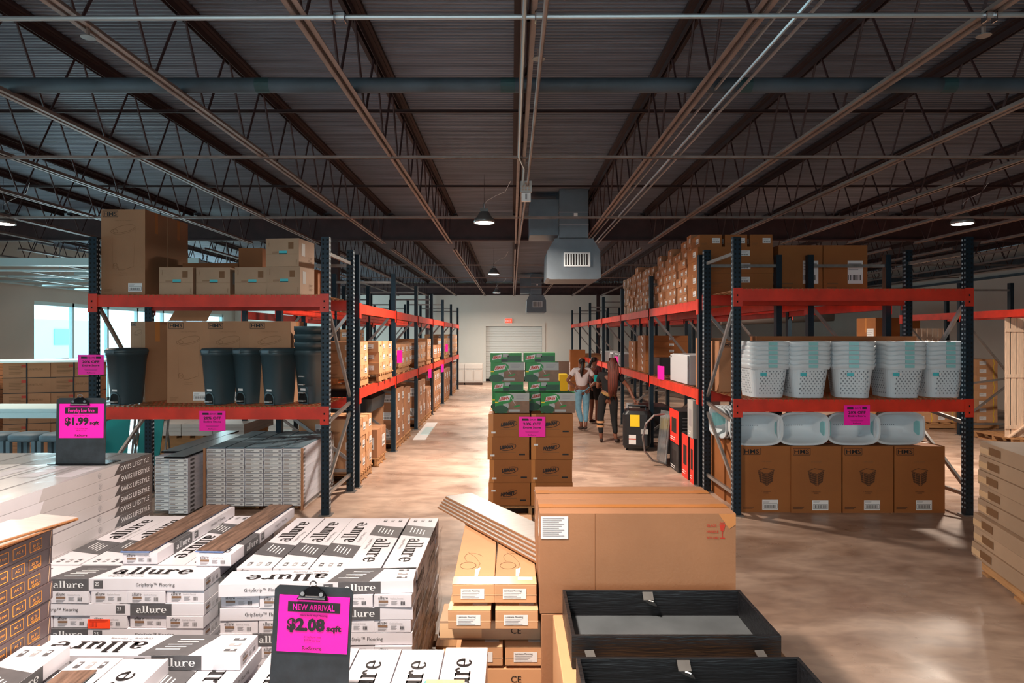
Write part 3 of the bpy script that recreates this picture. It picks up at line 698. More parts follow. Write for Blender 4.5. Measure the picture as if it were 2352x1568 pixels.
tag(r, 'black clipboard with pink NEW ARRIVAL price sheet at the front', 'sign', None, (XX(708, 2.47), 2.47, .597)); r.rotation_euler = (-.05, .04, -.02)
r = clipboard(('Everyday Low Price', 'Laminate 8.3mm 12mm', '$1.99', '23.91 sq ft per box', '$48.99 per box'))
tag(r, 'black clipboard with pink Everyday Low Price sheet on the white laminate stack', 'sign', None, (XX(184, 4.02), 4.02, ZS+.012)); r.rotation_euler = (-.03, 0, .02)
# ------------------------------------------------------------------ laminate cartons at the right of the middle pallet
def lamcar():
    r = empty('laminate_carton'); L, w, h = 1.2, .198, .088; b = MB(); b.cbox(w, L, h, 'cardboard_tan'); b.side('front', w, L, h); b.rect(0, h*.42, w, h*.46, 'tape_clear')
    b.side('top', w, L, h).rect(0, 0, w, .10, 'tape_clear'); b.oval(.09, .35, .05, .09, .002, 'ink_faint', rot=.3, a0=.3, a1=3.4); b.oval(.06, .25, .04, .05, .003, 'ink_faint'); b.poly([(.10, .10), (.115, .10), (.125, .22), (.10, .20)], 'hamper_teal'); b.line([(.11, .2), (.12, .28), (.09, .38), (.05, .45)], .0015, 'ink_faint'); b.rect(.11, .05, .18, .09, 'label', .002); b.build('carton_body', r, .004)
    l = MB(); l.side('front', w, L, h); l.rect(.04, .02, .15, .068, 'label', .002); l.text('Laminate Flooring', .046, .055, .008, 'ink_black', .01, .003); l.lines(.046, .047, .08, 4, .007, .002, 'ink_mid', .003); l.build('shipping_label', r)
    r2 = r; return r2
def LC(x, y, z, rz, lab): place('lc', lamcar, lab, 'box', (x, y, z), rz, 'brown laminate flooring cartons')
lx1, lx2 = -.182, .022
LC(lx1-.005, 3.66, .70, .01, 'brown laminate carton on top, left one of the right-hand pile')
LC(lx2+.0, 3.66, .70, -.01, 'brown laminate carton on top beside the big carton')
LC(lx1-.015, 3.62, .595, 0, 'brown laminate carton, left, one layer below the top pair'); LC(lx2+.0, 3.62, .595, 0, 'brown laminate carton, right, one layer below the top pair')
cr = lambda w: (lambda: carton(w, .2, .09, 'cardboard_tan', 0, 'laminate_carton'))
for i, (z, y) in enumerate(((.50, 3.12), (.30, 3.06))):
    b = MB(); w, d, h = .50, .2, .092; b.cbox(w, d, h, 'cardboard_grey' if i == 0 else 'cardboard_tan'); b.side('front', w, d, h).text('CE', w*.68, .03, .03, 'ink_black'); b.rect(0, .01, .2, .08, 'tape_clear')
    tag(b.build('laminate_carton', None, .003), 'brown laminate carton lying crosswise, %s, marked CE' % ('upper' if i == 0 else 'lower'), 'box', None, (-.095, y+.1, z))
LC(lx1+.04, 3.66, .405, 0, 'brown laminate carton, left, under the upper crosswise carton'); LC(lx2+.045, 3.66, .405, 0, 'brown laminate carton, right, under the upper crosswise carton')
LC(lx1-.02, 3.7, .2, 0, 'brown laminate carton, left, near the bottom of the right-hand pile'); LC(lx2, 3.7, .2, 0, 'brown laminate carton, right, near the bottom of the right-hand pile')
put_pallet('wooden pallet under the brown laminate cartons', -.17, 3.72, 0, PI/2, (.95, .56))
for i in range(5):
    place('lam2', lambda: lam(.19, 1.25, .012), 'loose grey laminate plank lying slantwise by the big carton, %s' % ['lowest', 'second lowest', 'middle', 'second from top', 'topmost'][i], 'plank', (-.05-.012*(4-i), 3.93-.012*(4-i), .80+i*.014), .53)
# ------------------------------------------------------------------ big cartons and black crates
def bigbox(w, d, h, lab, loc, mark=False):
    r = empty('cardboard_box'); b = MB(); b.cbox(w, d, h, 'cardboard'); b.side('front', w, d, h); b.rect(w*.28, 0, w*.282, h, 'cardboard_dark')
    if mark:
        for i, t in enumerate(('GLASS', 'HANDLE', 'WITH CARE')): b.text(t, w-.135, h-.06-i*.028, .011, 'ink_red', .015, width=.045 if i == 0 else .055)
        cx, cz = w-.062, h-.055
        b.poly([(cx-.014, cz+.006), (cx+.014, cz+.006), (cx+.007, cz-.026), (cx-.007, cz-.026)], 'ink_red'); b.rect(cx-.002, cz-.055, cx+.002, cz-.024, 'ink_red'); b.rect(cx-.012, cz-.06, cx+.012, cz-.055, 'ink_red'); b.line([(cx-.012, cz+.014), (cx, cz+.01), (cx+.013, cz+.018)], .003, 'ink_red')
    b.build('carton_body', r, .004)
    t = MB(); t.side('top', w, d, h).rect(.03, d/2-.03, w-.03, d/2+.03, 'tape'); t.rect(.0, d/2-.035, .07, d/2+.035, 'tape', .002); t.rect(w-.07, d/2-.035, w, d/2+.035, 'tape', .002); t.side('right', w, d, h).rect(d/2-.03, h*.7, d/2+.03, h, 'tape'); t.side('left', w, d, h).rect(d/2-.03, h*.7, d/2+.03, h, 'tape')
    if mark: t.side('front', w, d, h).poly([(w-.08, h), (w, h), (w, h-.05), (w-.03, h-.07)], 'tape')
    t.build('packing_tape', r)
    if mark:
        l = MB(); l.side('front', w, d, h); l.rect(.004, h-.115, .13, h-.012, 'label', .003); l.lines(.012, h-.022, .1, 10, .0088, .003, 'ink_mid', .004); l.build('shipping_label', r)
        l = MB(); l.side('front', w, d, h); l.rect(w/2+.02, h*.1, w/2+.07, h*.18, 'tape_clear', .003); l.build('tape_scrap', r)
    return tag(r, lab, 'box', None, loc)
bigbox(.90, .262, .458, 'big brown carton marked GLASS HANDLE WITH CARE', (.578, 3.131, .678), True)
bigbox(.90, .262, .462, 'big brown carton standing right behind the GLASS carton', (.572, 3.40, .676))
bigbox(.90, .54, .54, 'big brown carton underneath the GLASS carton', (.585, 3.27, .135))
put_pallet('wooden pallet under the big brown cartons', .585, 3.27, 0, 0, (.74, .54))
b = MB(); b.cbox(.89, 1.15, .56, 'cardboard_tan'); tag(b.build('cardboard_box', None, .004), 'tan carton carrying the two black crates', 'box', None, (.63, 2.37, .135))
put_pallet('wooden pallet under the tan carton of the black crates', .63, 2.37, 0, PI/2, (.94, .85))
def crate(lab, cx, y0, z, w=.79, d=.45, h=.122):
    r = empty('wooden_crate'); t = .014
    for nm, q in (('side_board', (-w/2, w/2, 0, t, 0, h)), ('side_board', (-w/2, w/2, d-t, d, 0, h)), ('side_board', (-w/2, -w/2+t, t, d-t, 0, h)), ('side_board', (w/2-t, w/2, t, d-t, 0, h))):
        b = MB(); b.box(*q, 'black_wood'); b.build(nm, r, .0015)
    b = MB(); b.box(-w/2+t, w/2-t, t, d-t, 0, .012, 'grey_glass'); b.build('bottom_panel', r)
    b = MB(); x = .0; b.bar((-.02, d-t-.002, h-.005), (-.02, d-t-.03, h-.03), .045, .004, 'galv'); b.bar((-.02, d-t-.03, h-.03), (0, d-t-.006, h-.06), .045, .004, 'galv'); b.build('plastic_clip', r)
    for x in (-.33, .31):
        b = MB(); b.bar((x, -.001, h*.55), (x+.02, -.15, h*.1), .035, .004, 'galv'); b.build('metal_strap', r)
    return tag(r, lab, 'crate', None, (cx, y0, z))
crate('open black wooden crate with grey bottom panel, farther of two', .62, 2.46, .70)
crate('open black wooden crate at the bottom edge, nearer of two', .622, 1.865, .70, h=.115)
# ------------------------------------------------------------------ pink sale signs
def sale(full=True):
    def fn():
        b = MB(); w, h = .285, .215; b.box(-w/2, w/2, -.002, 0, 0, h, 'pink'); b.face((-w/2, -.002, 0), (1, 0, 0), (0, 0, 1))
        if full:
            b.rect(.035, h-.042, w-.035, h-.02, 'ink_black'); b.rect(.1, h-.043, w-.085, h-.019, 'pink', .002); b.text('2 DAYS', w/2, h-.04, .017, 'ink_black', .02, .003, align=.5, width=.09)
            b.text('20% OFF', w/2, h-.09, .028, 'ink_black', .025, align=.5, width=.19); b.text('Entire Store', w/2, h-.125, .02, 'ink_black', .02, align=.5, width=.19)
            b.rect(.07, .052, w-.07, .054, 'ink_black'); b.rect(.08, .045, w-.08, .047, 'ink_black'); b.text('ReStore', w/2, .014, .013, 'ink_black', .015, align=.5, width=.085)
        return b.build('price_sign')
    return fn
for px, py, D, lab in ((209, 860, 7.082, 'pink 20% OFF sign hanging on the left rack post beside the trash can'), (488, 989, 7.082, 'pink 20% OFF sign hanging from the lower beam of the left rack'), (1222, 1003, 6.985, 'pink 20% OFF sign on the stacked brown cartons in the aisle'), (1968, 976, 7.082, 'pink 20% OFF sign hanging from the lower beam of the right rack')):
    place('sale', sale(), lab, 'sign', P(px, py, D), random.uniform(-.03, .03), 'pink 20% OFF sale signs')
# ------------------------------------------------------------------ HMS cartons
def hms(w, d, h, kind, m='cardboard_brown'):
    def fn():
        r = empty('wastebasket_carton'); b = MB(); b.cbox(w, d, h, m); ink = 'ink_black'
        b.side('top', w, d, h).rect(0, d/2-.03, w, d/2+.03, 'tape'); b.side('right', w, d, h).rect(d/2-.03, h*.75, d/2+.03, h, 'tape')
        b.side('front', w, d, h); s = w/.5; x0, z1 = .02*s, h-.02*s; bw, bh = .17*s, .065*s
        b.line([(x0, z1-bh), (x0+bw, z1-bh), (x0+bw, z1), (x0, z1), (x0, z1-bh)], .005, ink); b.text('HMS', x0+.012*s, z1-bh+.012*s, .042*s, ink, .02, width=bw-.024*s)
        cx = w*.5
        if kind == 'can':
            k = 'ink_faint'; cz = h-.22*s; b.text('1 Lidded Step-On Wastebasket', cx, h-.13*s, .011*s, k, align=.5)
            b.oval(cx+.01, cz, .13*s, .038*s, .004, k, rot=.22); b.oval(cx+.01, cz-.018, .13*s, .036*s, .003, k, rot=.22, a0=PI, a1=2*PI); b.oval(cx-.1*s, cz-.03*s, .04*s, .022*s, .004, k)
            b.line([(cx-.125*s, cz-.04*s), (cx-.115*s, h*.33)], .002, k); b.line([(cx+.14*s, cz+.01), (cx+.12*s, h*.33)], .002, k)
            b.line([(cx-.115*s, h*.30), (cx-.11*s, h*.36), (cx-.08*s, h*.37), (cx-.06*s, h*.34), (cx-.05*s, h*.29), (cx, h*.29), (cx+.12*s, h*.33)], .004, k); b.oval(cx-.085*s, h*.32, .02*s, .02*s, .003, k)
            b.text('1 Wastebasket', cx, h*.25, .012*s, k, align=.5); b.text('MODEL 1170', cx, h*.225, .012*s, k, align=.5); b.lines(.03, .06, .1*s, 3, .012, .003, k)
        elif kind == 'basket':
            k = 'ink_faint'; cz = h*.6; b.text('2.1-Bu Lamper', cx, h*.76, .014, k, .01, align=.5); rx, rz = .085, .03
            top = [(cx-.095, cz+.02), (cx-.02, cz+.05), (cx+.09, cz+.03), (cx+.01, cz-.015)]
            b.line(top+[top[0]], .006, 'ink_brown'); b.poly([(cx-.09, cz+.012), (cx+.005, cz-.02), (cx+.005, cz-.145), (cx-.07, cz-.10)], 'ink_brown'); b.poly([(cx+.012, cz-.02), (cx+.085, cz+.02), (cx+.07, cz-.10), (cx+.012, cz-.145)], 'ink_brown')
            for i in range(5): b.line([(cx-.085, cz-.005-i*.024), (cx+.005, cz-.035-i*.024)], .003, 'cardboard_brown', .002); b.line([(cx+.012, cz-.035-i*.024), (cx+.08, cz-.0-i*.024)], .003, 'cardboard_brown', .002)
            b.line([(cx-.05, cz-.0), (cx-.045, cz-.12)], .004, 'cardboard_brown', .002); b.text('1 Wastebasket', cx, h*.31, .012, 'ink_black', align=.5); b.text('MODEL', cx, h*.285, .012, 'ink_black', align=.5)
            b.lines(.02, .06, .12, 2, .014, .005, 'ink_black')
            b.line([(w*.68, .1), (w*.68, h*.34), (w*.95, h*.34)], .001, k)
        b.build('carton_body', r)
        if kind:
            l = MB(); l.side('front', w, d, h); lw, lh = .16*s, .10*s; x = w-lw-.03 if kind == 'can' else w*.42; l.rect(x, .03, x+lw, .03+lh, 'label', .002); l.line([(x+.01, .045), (x+lw-.01, .045), (x+lw-.01, .03+lh*.6), (x+.01, .03+lh*.6), (x+.01, .045)], .003, 'ink_black', .003)
            l.barcode(x+.02, .05, lw-.04, lh*.6-.03, n=14, e=.003); l.lines(x+.01, .03+lh*.85, lw*.4, 2, .01, .004, 'ink_mid', .003); l.build('shipping_label', r)
        return r
    return fn
def HB(key, dims, kind, lab, px0, D, z, grp, rz=0, m='cardboard_brown', dx=0):
    w, d, h = dims; return place(key, hms(w, d, h, kind, m), lab, 'box', (XX(px0, D)+w/2+dx, D+d/2+.01, z), rz, grp)
g = 'tall trash can cartons on the left rack'
S2, S1 = 2.407, 1.187
HB('hc', (.482, .46, .935), 'can', 'tall brown HMS carton standing on the upper shelf of the left rack', 231, 7.16, S2, g, m='cardboard_hms')
HB('hc', (.482, .46, .935), 'can', 'tall brown HMS carton right behind the tall one on the upper left shelf', 226, 7.63, S2, g, dx=.33, m='cardboard_hms')
for i, (px, D, t) in enumerate(((383, 7.45, 'with open flaps'), (474, 7.45, 'in the middle'), (570, 7.45, 'at right'))):
    HB('hc', (.482, .46, .935), 'can', 'tall brown HMS carton on the lower left shelf %s' % t, px, D, S1, g, m='cardboard_hms')
HB('hcn', (.28, .30, .935), 'can', 'narrow brown HMS carton turned sideways at left on the lower left shelf', 300, 7.62, S1, None, rz=-.5, m='cardboard_hms')
b = MB(); x0, x1, y, z = XX(383, 7.47), XX(383, 7.47)+.47, 7.47, S1+.937
b.add([(x0+.02, y, z), (x1-.01, y, z), (x1+.02, y+.06, z+.12), (x0+.06, y+.06, z+.12)], [(0, 1, 2, 3)], 'cardboard'); b.add([(x0+.02, y+.003, z), (x1-.01, y+.003, z), (x1+.02, y+.063, z+.12), (x0+.06, y+.063, z+.12)], [(3, 2, 1, 0)], 'cardboard')
tag(b.build('carton_flap'), 'raised flap of the open HMS carton on the lower left shelf', 'carton flap')
def handlebox():
    r = empty('handle_carton'); w, d, h = .375, .42, .305; b = MB(); b.cbox(w, d, h, 'cardboard_grey'); b.side('front', w, d, h)
    b.line([(.0, h*.44), (w, h*.44)], .002, 'ink_faint'); b.text('2190823', .03, h-.03, .012, 'ink_faint', rot=-PI/2); b.rect(w*.68, h*.62, w*.84, h*.86, 'ink_faint'); b.lines(.07, h*.52, .08, 2, .012, .005, 'ink_faint'); b.text('2190823', w-.02, .02, .012, 'ink_faint', rot=PI/2)
    b.side('right', w, d, h); b.rect(.07, h*.4, .16, h*.85, 'label_grey'); b.lines(.25, h*.4, .12, 5, .015, .006, 'ink_faint'); b.build('carton_body', r)
    l = MB(); l.side('front', w, d, h); l.rect(w*.4, h*.46, w*.64, h*.56, 'cyan', .003); l.rect(w*.4, h*.44, w*.64, h*.47, 'ink_black', .004); l.build('handle_hole_daylight', r); return r  # cyan patch paints the window light seen through the handle hole
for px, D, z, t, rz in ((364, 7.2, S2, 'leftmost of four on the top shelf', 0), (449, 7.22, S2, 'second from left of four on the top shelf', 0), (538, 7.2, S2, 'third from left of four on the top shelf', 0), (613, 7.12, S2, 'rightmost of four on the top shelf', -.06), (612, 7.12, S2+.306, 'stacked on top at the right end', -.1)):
    place('hb', handlebox, 'grey-brown carton, daylight painted in handle hole, '+t, 'box', (XX(px, D)+.19, D+.22, z), rz, 'cartons with handle holes on the upper left shelf')
for px0, px1, z, h, t in ((436, 560, S2, .42, 'low and dark at the back of the upper left shelf'), (562, 615, S2, .6, 'taller, half hidden at the back of the upper left shelf'), (640, 740, S2, .34, 'behind the rightmost small carton on the upper left shelf')):
    b = plain((px1-px0)/1500*8, .35, h, 'cardboard_dark'); tag(b, 'brown carton, '+t, 'box', None, ((px0+px1)/2*8/1500-CX*8/1500, 8.0, z))
# step-on trash cans
def rr(w, d, z, r=.35, n=6, cx=0, cy=0):
    out = []; r = r*min(w, d)
    for qx, qy, a0 in ((1, 1, 0), (-1, 1, 90), (-1, -1, 180), (1, -1, 270)):
        for i in range(n+1):
            a = math.radians(a0+90*i/n); out.append((cx+qx*(w/2-r)+r*math.cos(a), cy+qy*(d/2-r)+r*math.sin(a), z))
    return out
def can(lid=True):
    def fn():
        r = empty('trash_can'); b = MB(); H_ = .60
        rings = [rr(.22, .30, 0), rr(.225, .305, .02), rr(.275, .40, H_-.05), rr(.29, .415, H_-.05), rr(.292, .418, H_)]
        b.loft(rings, 'can_grey', True, lid)
        if not lid: b.loft([rr(.28, .405, H_)[::-1], rr(.27, .395, H_-.06)[::-1], rr(.24, .34, .2)[::-1]], 'can_grey', False, True)
        b.build('bin_body', r, 0, True)
        b = MB(); f = lambda z: -.15-.05*z/.55-.0025
        pts = [(-.055, .004), (.055, .004), (.06, .07), (.045, .11), (.02, .125), (-.02, .125), (-.045, .11), (-.06, .07)]; b.add([(x, f(z), z) for x, z in pts], [tuple(range(8))], 'hole')
        for i in range(8):
            (x0, z0), (x1, z1) = pts[i], pts[(i+1) % 8]; b.bar((x0*1.08, f(z0), z0*1.05), (x1*1.08, f(z1), z1*1.05), .008, .014, 'can_grey')
        b.build('pedal_recess', r)
        b = MB(); b.box(-.035, .035, -.20, -.14, .03, .042, 'label_grey'); b.build('pedal', r)
        b = MB(); b.add([(x, f(z)-.001, z) for x, z in ((-.03, .15), (.04, .15), (.04, .175), (-.03, .175))], [(0, 1, 2, 3)], 'label'); b.build('sticker', r)
        if lid:
            b = MB(); b.loft([rr(.30, .43, H_-.02), rr(.304, .434, H_+.005), rr(.27, .39, H_+.028), rr(.15, .24, H_+.034)], 'can_grey'); b.build('lid', r, 0, True)
            b = MB(); b.loft([rr(.10, .03, H_-.03, cy=-.215), rr(.11, .035, H_+.01, cy=-.212)], 'stool'); b.build('thumb_tab', r, 0, True)
        return r
    return fn
for px, D, rz, t in ((292, 7.4, -.3, 'alone at the left of the lower left shelf'), (508, 7.42, -.42, 'left of the three at centre of the lower left shelf'), (578, 7.50, -.42, 'middle of the three at centre of the lower left shelf'), (642, 7.40, -.40, 'right of the three at centre of the lower left shelf')):
    place('can', can(), 'black step-on trash can, '+t, 'trash can', (XX(px, D), D, S1), rz, 'black step-on trash cans')
for i in range(4):
    place('can2', can(False), 'black bin nested in a tower at the right of the shelf, %s' % ['lowest', 'second lowest', 'second from top', 'topmost'][i], 'trash can', (XX(718, 7.52), 7.52, S1+i*.092), -.4, 'nested black bins')
# ------------------------------------------------------------------ stacks of grey plank cartons under the left rack
def endcart():
    w, d, h = .205, 1.25, .0445; b = MB(); b.cbox(w, d, h, 'end_label'); b.side('front', w, d, h)
    b.rect(.004, .003, w-.004, h-.003, 'label'); b.line([(.006, .005), (.16, .005), (.16, .034), (.006, .034), (.006, .005)], .002, 'ink_grey', .002); b.rect(.012, .02, .10, .026, 'ink_grey', .002); b.rect(.012, .010, .07, .015, 'swatch', .002); b.rect(.165, .01, .19, .03, 'ink_mid', .002); b.line([(.0, .001), (w, .001)], .002, 'ink_black', .002)
    b.side('right', w, d, h); b.rect(.05, .006, .14, .03, 'ink_grey'); b.side('top', w, d, h); b.rect(.006, 0, .01, d, 'ink_black')
    return b.build('plank_carton')
zB = .70
for l in range(14):
    for i in range(5):
        place('ec', endcart, 'slim grey plank carton, right block under the rack, %s, %s from left' % (lay(l), ORD[i]), 'box', (-3.29+i*.211, 7.26+.625+random.uniform(-.006, .006), zB-(l+1)*.0455), random.uniform(-.003, .003), 'slim grey plank cartons')
for i in range(2):
    for l in range(13):
        place('ec', endcart, 'slim grey plank carton, left block under the rack, %s, %s from left' % (lay(l), ORD[i]), 'box', (-3.78+i*.214, (6.98 if i else 7.1)+.625, .645-(l+1)*.0455), 0, 'slim grey plank cartons')
for i, (x, w, y) in enumerate(((-3.82, .2, 7.3), (-3.6, .22, 6.96))):
    b = MB(); b.box(-w/2, w/2, 0, 1.6, 0, .02, 'black_steel'); tag(b.build('lid_board'), 'dark cover board on the left block of slim plank cartons, %s' % ('left' if i == 0 else 'right, jutting forward'), 'board', None, (x, y, .647))
for i in range(5):
    b = MB(); b.box(-.095, .095, 0, 1.25, 0, .012, 'stool'); tag(b.build('lid_board'), 'blue-grey cover board on the right block of slim cartons, %s from left' % ORD[i], 'board', None, (-3.29+i*.211, 7.28, .702))
for x in (-3.405, -2.325):
    b = MB(); b.box(-.012, .012, 0, .02, 0, .69, 'cardboard'); tag(b.build('corner_guard'), 'cardboard corner guard at the %s front edge of the slim plank cartons' % ('left' if x < -3 else 'right'), 'edge guard', None, (x, 7.225, .02))
b = MB(); n = 30; rg = random.Random(5); vs = [(x0+.008*rg.random()-.004, y, z) for y in [7.26+1.25*i/12 for i in range(13)] for z in [.03+.66*k/n for k in range(n+1)] for x0 in [-2.318]]
b.add(vs, [(i*(n+1)+k, (i+1)*(n+1)+k, (i+1)*(n+1)+k+1, i*(n+1)+k+1) for i in range(12) for k in range(n)], 'clear_film'); tag(b.build('shrink_wrap'), 'clear film on the right side of the slim plank cartons', 'plastic wrap')
put_pallet('teal-edged pallet beneath the slim plank cartons', -2.87, 7.9, -.0, PI/2, (.9, .95, .4))
for l in range(3):
    for i in range(3):
        place('ecw', lambda: plain(.5, 1.3, .06, 'label_grey', 'plank_carton', False), 'pale plank carton, low pile beyond the left rack, %s, %s from left' % (lay(l), ORD[i]), 'box', (-5.6+i*.51, 11.2, .53-(l+1)*.062), .0, 'pale plank cartons beyond the left rack')
put_pallet('pallet pile under the pale plank cartons beyond the left rack', -5.1, 11.2, 0, 0, (1.2, 1.1, 2.6))
# ------------------------------------------------------------------ left wing: strapped cartons, table, stools, chairs
def strapbox():
    r = empty('strapped_carton'); w, d, h = .62, .55, .235; b = MB(); b.cbox(w, d, h, 'cardboard'); b.side('front', w, d, h); b.lines(.08, h*.75, .2, 6, .022, .007, 'ink_faint'); b.text('FURNITURE', .3, h*.5, .03, 'ink_faint'); b.rect(.24, .16, .3, .2, 'ink_red'); b.side('right', w, d, h); b.lines(.1, h*.75, .25, 5, .025, .008, 'ink_faint'); b.rect(.4, .16, .46, .2, 'ink_red'); b.build('carton_body', r)
    b = MB(); b.box(-w/2-.004, w/2+.004, -d/2-.004, d/2+.004, -.004, .008, 'ink_black'); b.box(-.01, .01, -d/2-.005, d/2+.005, 0, h+.002, 'ink_black'); b.build('strap', r); return r
grid('sb', strapbox, .62, .55, .235, -7.25, 10.4, .13, 2, 1, 6, .32, 'black-strapped carton in the stack by the left windows', 'strapped cartons by the windows', lambda a, b_, c_: True)
put_pallet('pallet under the strapped cartons by the left windows', -7.25, 10.4, 0, .32)
grid('sb', strapbox, .62, .55, .235, -9.0, 10.9, .13, 2, 1, 6, -.1, 'black-strapped carton in the stack at the left edge', 'strapped cartons at the left edge', lambda a, b_, c_: True)
grid('sb', strapbox, .62, .55, .235, -6.4, 12.6, .13, 2, 1, 6, 0, 'black-strapped carton in the stack behind the rack post', 'strapped cartons behind the rack post', lambda a, b_, c_: True)
put_pallet('pallet under the strapped cartons at the left edge', -9.0, 10.9, 0, -.1); put_pallet('pallet under the strapped cartons behind the rack post', -6.4, 12.6, 0, 0)
b = MB(); b.box(-.9, .9, -.45, .45, 0, .03, 'frame_white'); tag(b.build('foam_sheet'), 'white sheet lying on top of the strapped cartons', 'board', None, (-7.25, 10.35, .13+6*.236+.005), .32)
r = empty('work_table'); b = MB(); b.box(-.9, .9, -.35, .35, .93, .97, 'frame_white'); b.build('tabletop', r)
for x in (-.8, .8):
    for y in (-.3, .3): b = MB(); b.box(x-.025, x+.025, y-.025, y+.025, 0, .93, 'frame_white'); b.build('leg', r)
b = MB(); b.box(-.8, .8, -.31, -.29, .84, .93, 'frame_white'); b.build('apron', r)
tag(r, 'white high table at the left edge behind the stools', 'table', None, (-6.85, 9.15, 0))
def stool():
    r = empty('bar_stool'); b = MB(); b.loft([rr(.36, .34, .60, .2), rr(.40, .38, .62, .25), rr(.40, .38, .67, .25), rr(.34, .32, .695, .3)], 'stool'); b.build('seat', r, 0, True)
    for x in (-.16, .16):
        for y in (-.15, .15): b = MB(); b.box(x-.025, x+.025, y-.025, y+.025, 0, .61, 'stool'); b.build('leg', r)
    b = MB(); b.box(-.15, .15, -.16, -.14, .2, .24, 'stool'); b.box(-.15, .15, .14, .16, .2, .24, 'stool'); b.build('stretcher', r); return r
for px, t in ((-8, 'cut off by the left edge'), (63, 'in the middle of the three'), (134, 'partly hidden by the clipboard')): place('stool', stool, 'blue-grey padded bar stool %s' % t, 'stool', (XX(px, 8.45), 8.5, 0), 0, 'padded bar stools')
def chair():
    r = empty('folding_chair'); b = MB(); b.bar((-.2, 0, .02), (-.2, .34, .95), .025, .025, 'galv'); b.bar((.2, 0, .02), (.2, .34, .95), .025, .025, 'galv'); b.bar((-.2, .34, .95), (.2, .34, .95), .025, .025, 'galv'); b.build('frame', r)
    b = MB(); b.bar((0, -.03, .1), (0, .28, .9), .3, .02, 'teal'); b.build('panel', r); b = MB(); b.bar((-.2, .4, .02), (-.2, .2, .6), .02, .02, 'galv'); b.bar((.2, .4, .02), (.2, .2, .6), .02, .02, 'galv'); b.build('leg', r); return r
place('chair', chair, 'teal folding chair leaning beside the clipboard, left one', 'chair', (XX(262, 9.1), 9.1, 0), .3, 'teal folding chairs'); place('chair', chair, 'teal folding chair leaning under the rack, right one', 'chair', (XX(335, 9.3), 9.35, 0), .2, 'teal folding chairs')
# ------------------------------------------------------------------ aisle rows: cartons on shelves and pallets
def B(key, w, d, h, m, st=0):  return key, (lambda: carton(w, d, h, m, st)), w, d, h
def pile(kind, xf, y0, z, nx, ny, nz, side, desc, grp, pal=True):
    key, fn, w, d, h = kind; cx = xf-side*nx*(w+.004)/2; cy = y0+ny*(d+.004)/2
    if pal: o = put_pallet('wooden pallet under '+grp, cx-side*.0, cy, z, PI/2, (min(1.1, ny*d/1.13), min(1, nx*w/.96))); z += .132
    grid(key, fn, w, d, h, cx, cy, z, nx, ny, nz, random.uniform(-.015, .015), desc, grp, outer(nx, ny, side), .012)
k1 = B('c1', .30, .42, .2, 'cardboard_tan', 1); k2 = B('c2', .44, .5, .155, 'cardboard_tan', 1); k3 = B('c3', .46, .44, .3, 'cardboard'); k4 = B('c4', .40, .36, .24, 'cardboard_tan', 1); k5 = B('c5', .45, .6, .42, 'cardboard')
zl = 1.277; a = LX-.03
pile(k2, a, 8.55, zl, 2, 1, 3, 1, 'tan carton on the nearest left shelf pallet', 'the first tan cartons on the left middle shelf')
pile(k2, a+.05, 9.55, zl, 2, 2, 3, 1, 'tan carton on the second left shelf pallet', 'the second tan cartons on the left middle shelf')
pile(k1, a-.02, 11.3, zl, 3, 4, 2, 1, 'tan carton on the second left bay shelf', 'the cartons in the second left shelf bay')
pile(k1, a-.02, 13.8, zl, 3, 3, 2, 1, 'tan carton on the third left bay shelf', 'the cartons in the third left shelf bay'); pile(k4, a, 15.3, zl, 2, 2, 2, 1, 'small carton on the third left bay shelf', 'the small cartons in the third left shelf bay')
pile(k3, a, 16.5, zl, 2, 4, 1, 1, 'brown carton on the fourth left bay shelf', 'the cartons in the fourth left shelf bay'); pile(k4, a, 19.1, zl, 2, 5, 2, 1, 'small carton on the fifth left bay shelf', 'the cartons in the fifth left shelf bay'); pile(k1, a, 21.6, zl, 3, 5, 3, 1, 'carton on the last left bay shelf', 'the cartons in the last left shelf bay')
pile(k4, a-.02, 8.62, 0, 2, 2, 3, 1, 'tan carton on the nearest left floor pallet', 'the nearest floor stack left of the aisle'); pile(k5, a-.02, 9.75, 0, 2, 1, 1, 1, 'brown carton behind the nearest floor stack left', 'the wide cartons behind the nearest left stack')
pile(k3, a, 11.15, 0, 2, 2, 3, 1, 'brown carton on the second left floor pallet', 'the second floor stack left of the aisle'); pile(k5, a, 12.2, 0, 2, 1, 2, 1, 'big brown carton in the second left floor bay', 'the big cartons in the second left floor bay')
pile(k5, a, 13.8, 0, 2, 2, 2, 1, 'big brown carton in the third left floor bay', 'the big cartons in the third left floor bay'); pile(k3, a, 15.2, 0, 2, 2, 2, 1, 'brown carton in the third left floor bay', 'the cartons in the third left floor bay')
pile(k3, a, 16.6, 0, 2, 4, 3, 1, 'brown carton in the fourth left floor bay', 'the cartons in the fourth left floor bay'); pile(k5, a, 19.1, 0, 2, 3, 2, 1, 'big brown carton in the fifth left floor bay', 'the cartons in the fifth left floor bay'); pile(k3, a, 21.6, 0, 2, 4, 3, 1, 'brown carton in the last left floor bay', 'the cartons in the last left floor bay')
pile(k3, a-1.0, 8.9, zl, 1, 2, 2, 1, 'brown carton at the back of the near left bay', 'the cartons at the back of the near left bay', False); pile(k1, a-1.15, 12.62, zl+.0, 3, 3, 4, 1, 'carton on the rear left row shelf', 'the cartons on the rear left row', False)
for y, t in ((10.2, 'near'),):
    b = MB(); b.loft([rr(.8, 1.1, 0, .1), rr(.85, 1.15, .2, .1), rr(.6, .9, .32, .2)], 'black_plastic'); tag(b.build('covered_bundle'), 'dark plastic-covered bundle above the left floor pallets', 'bundle', None, (-2.5, y, .82))
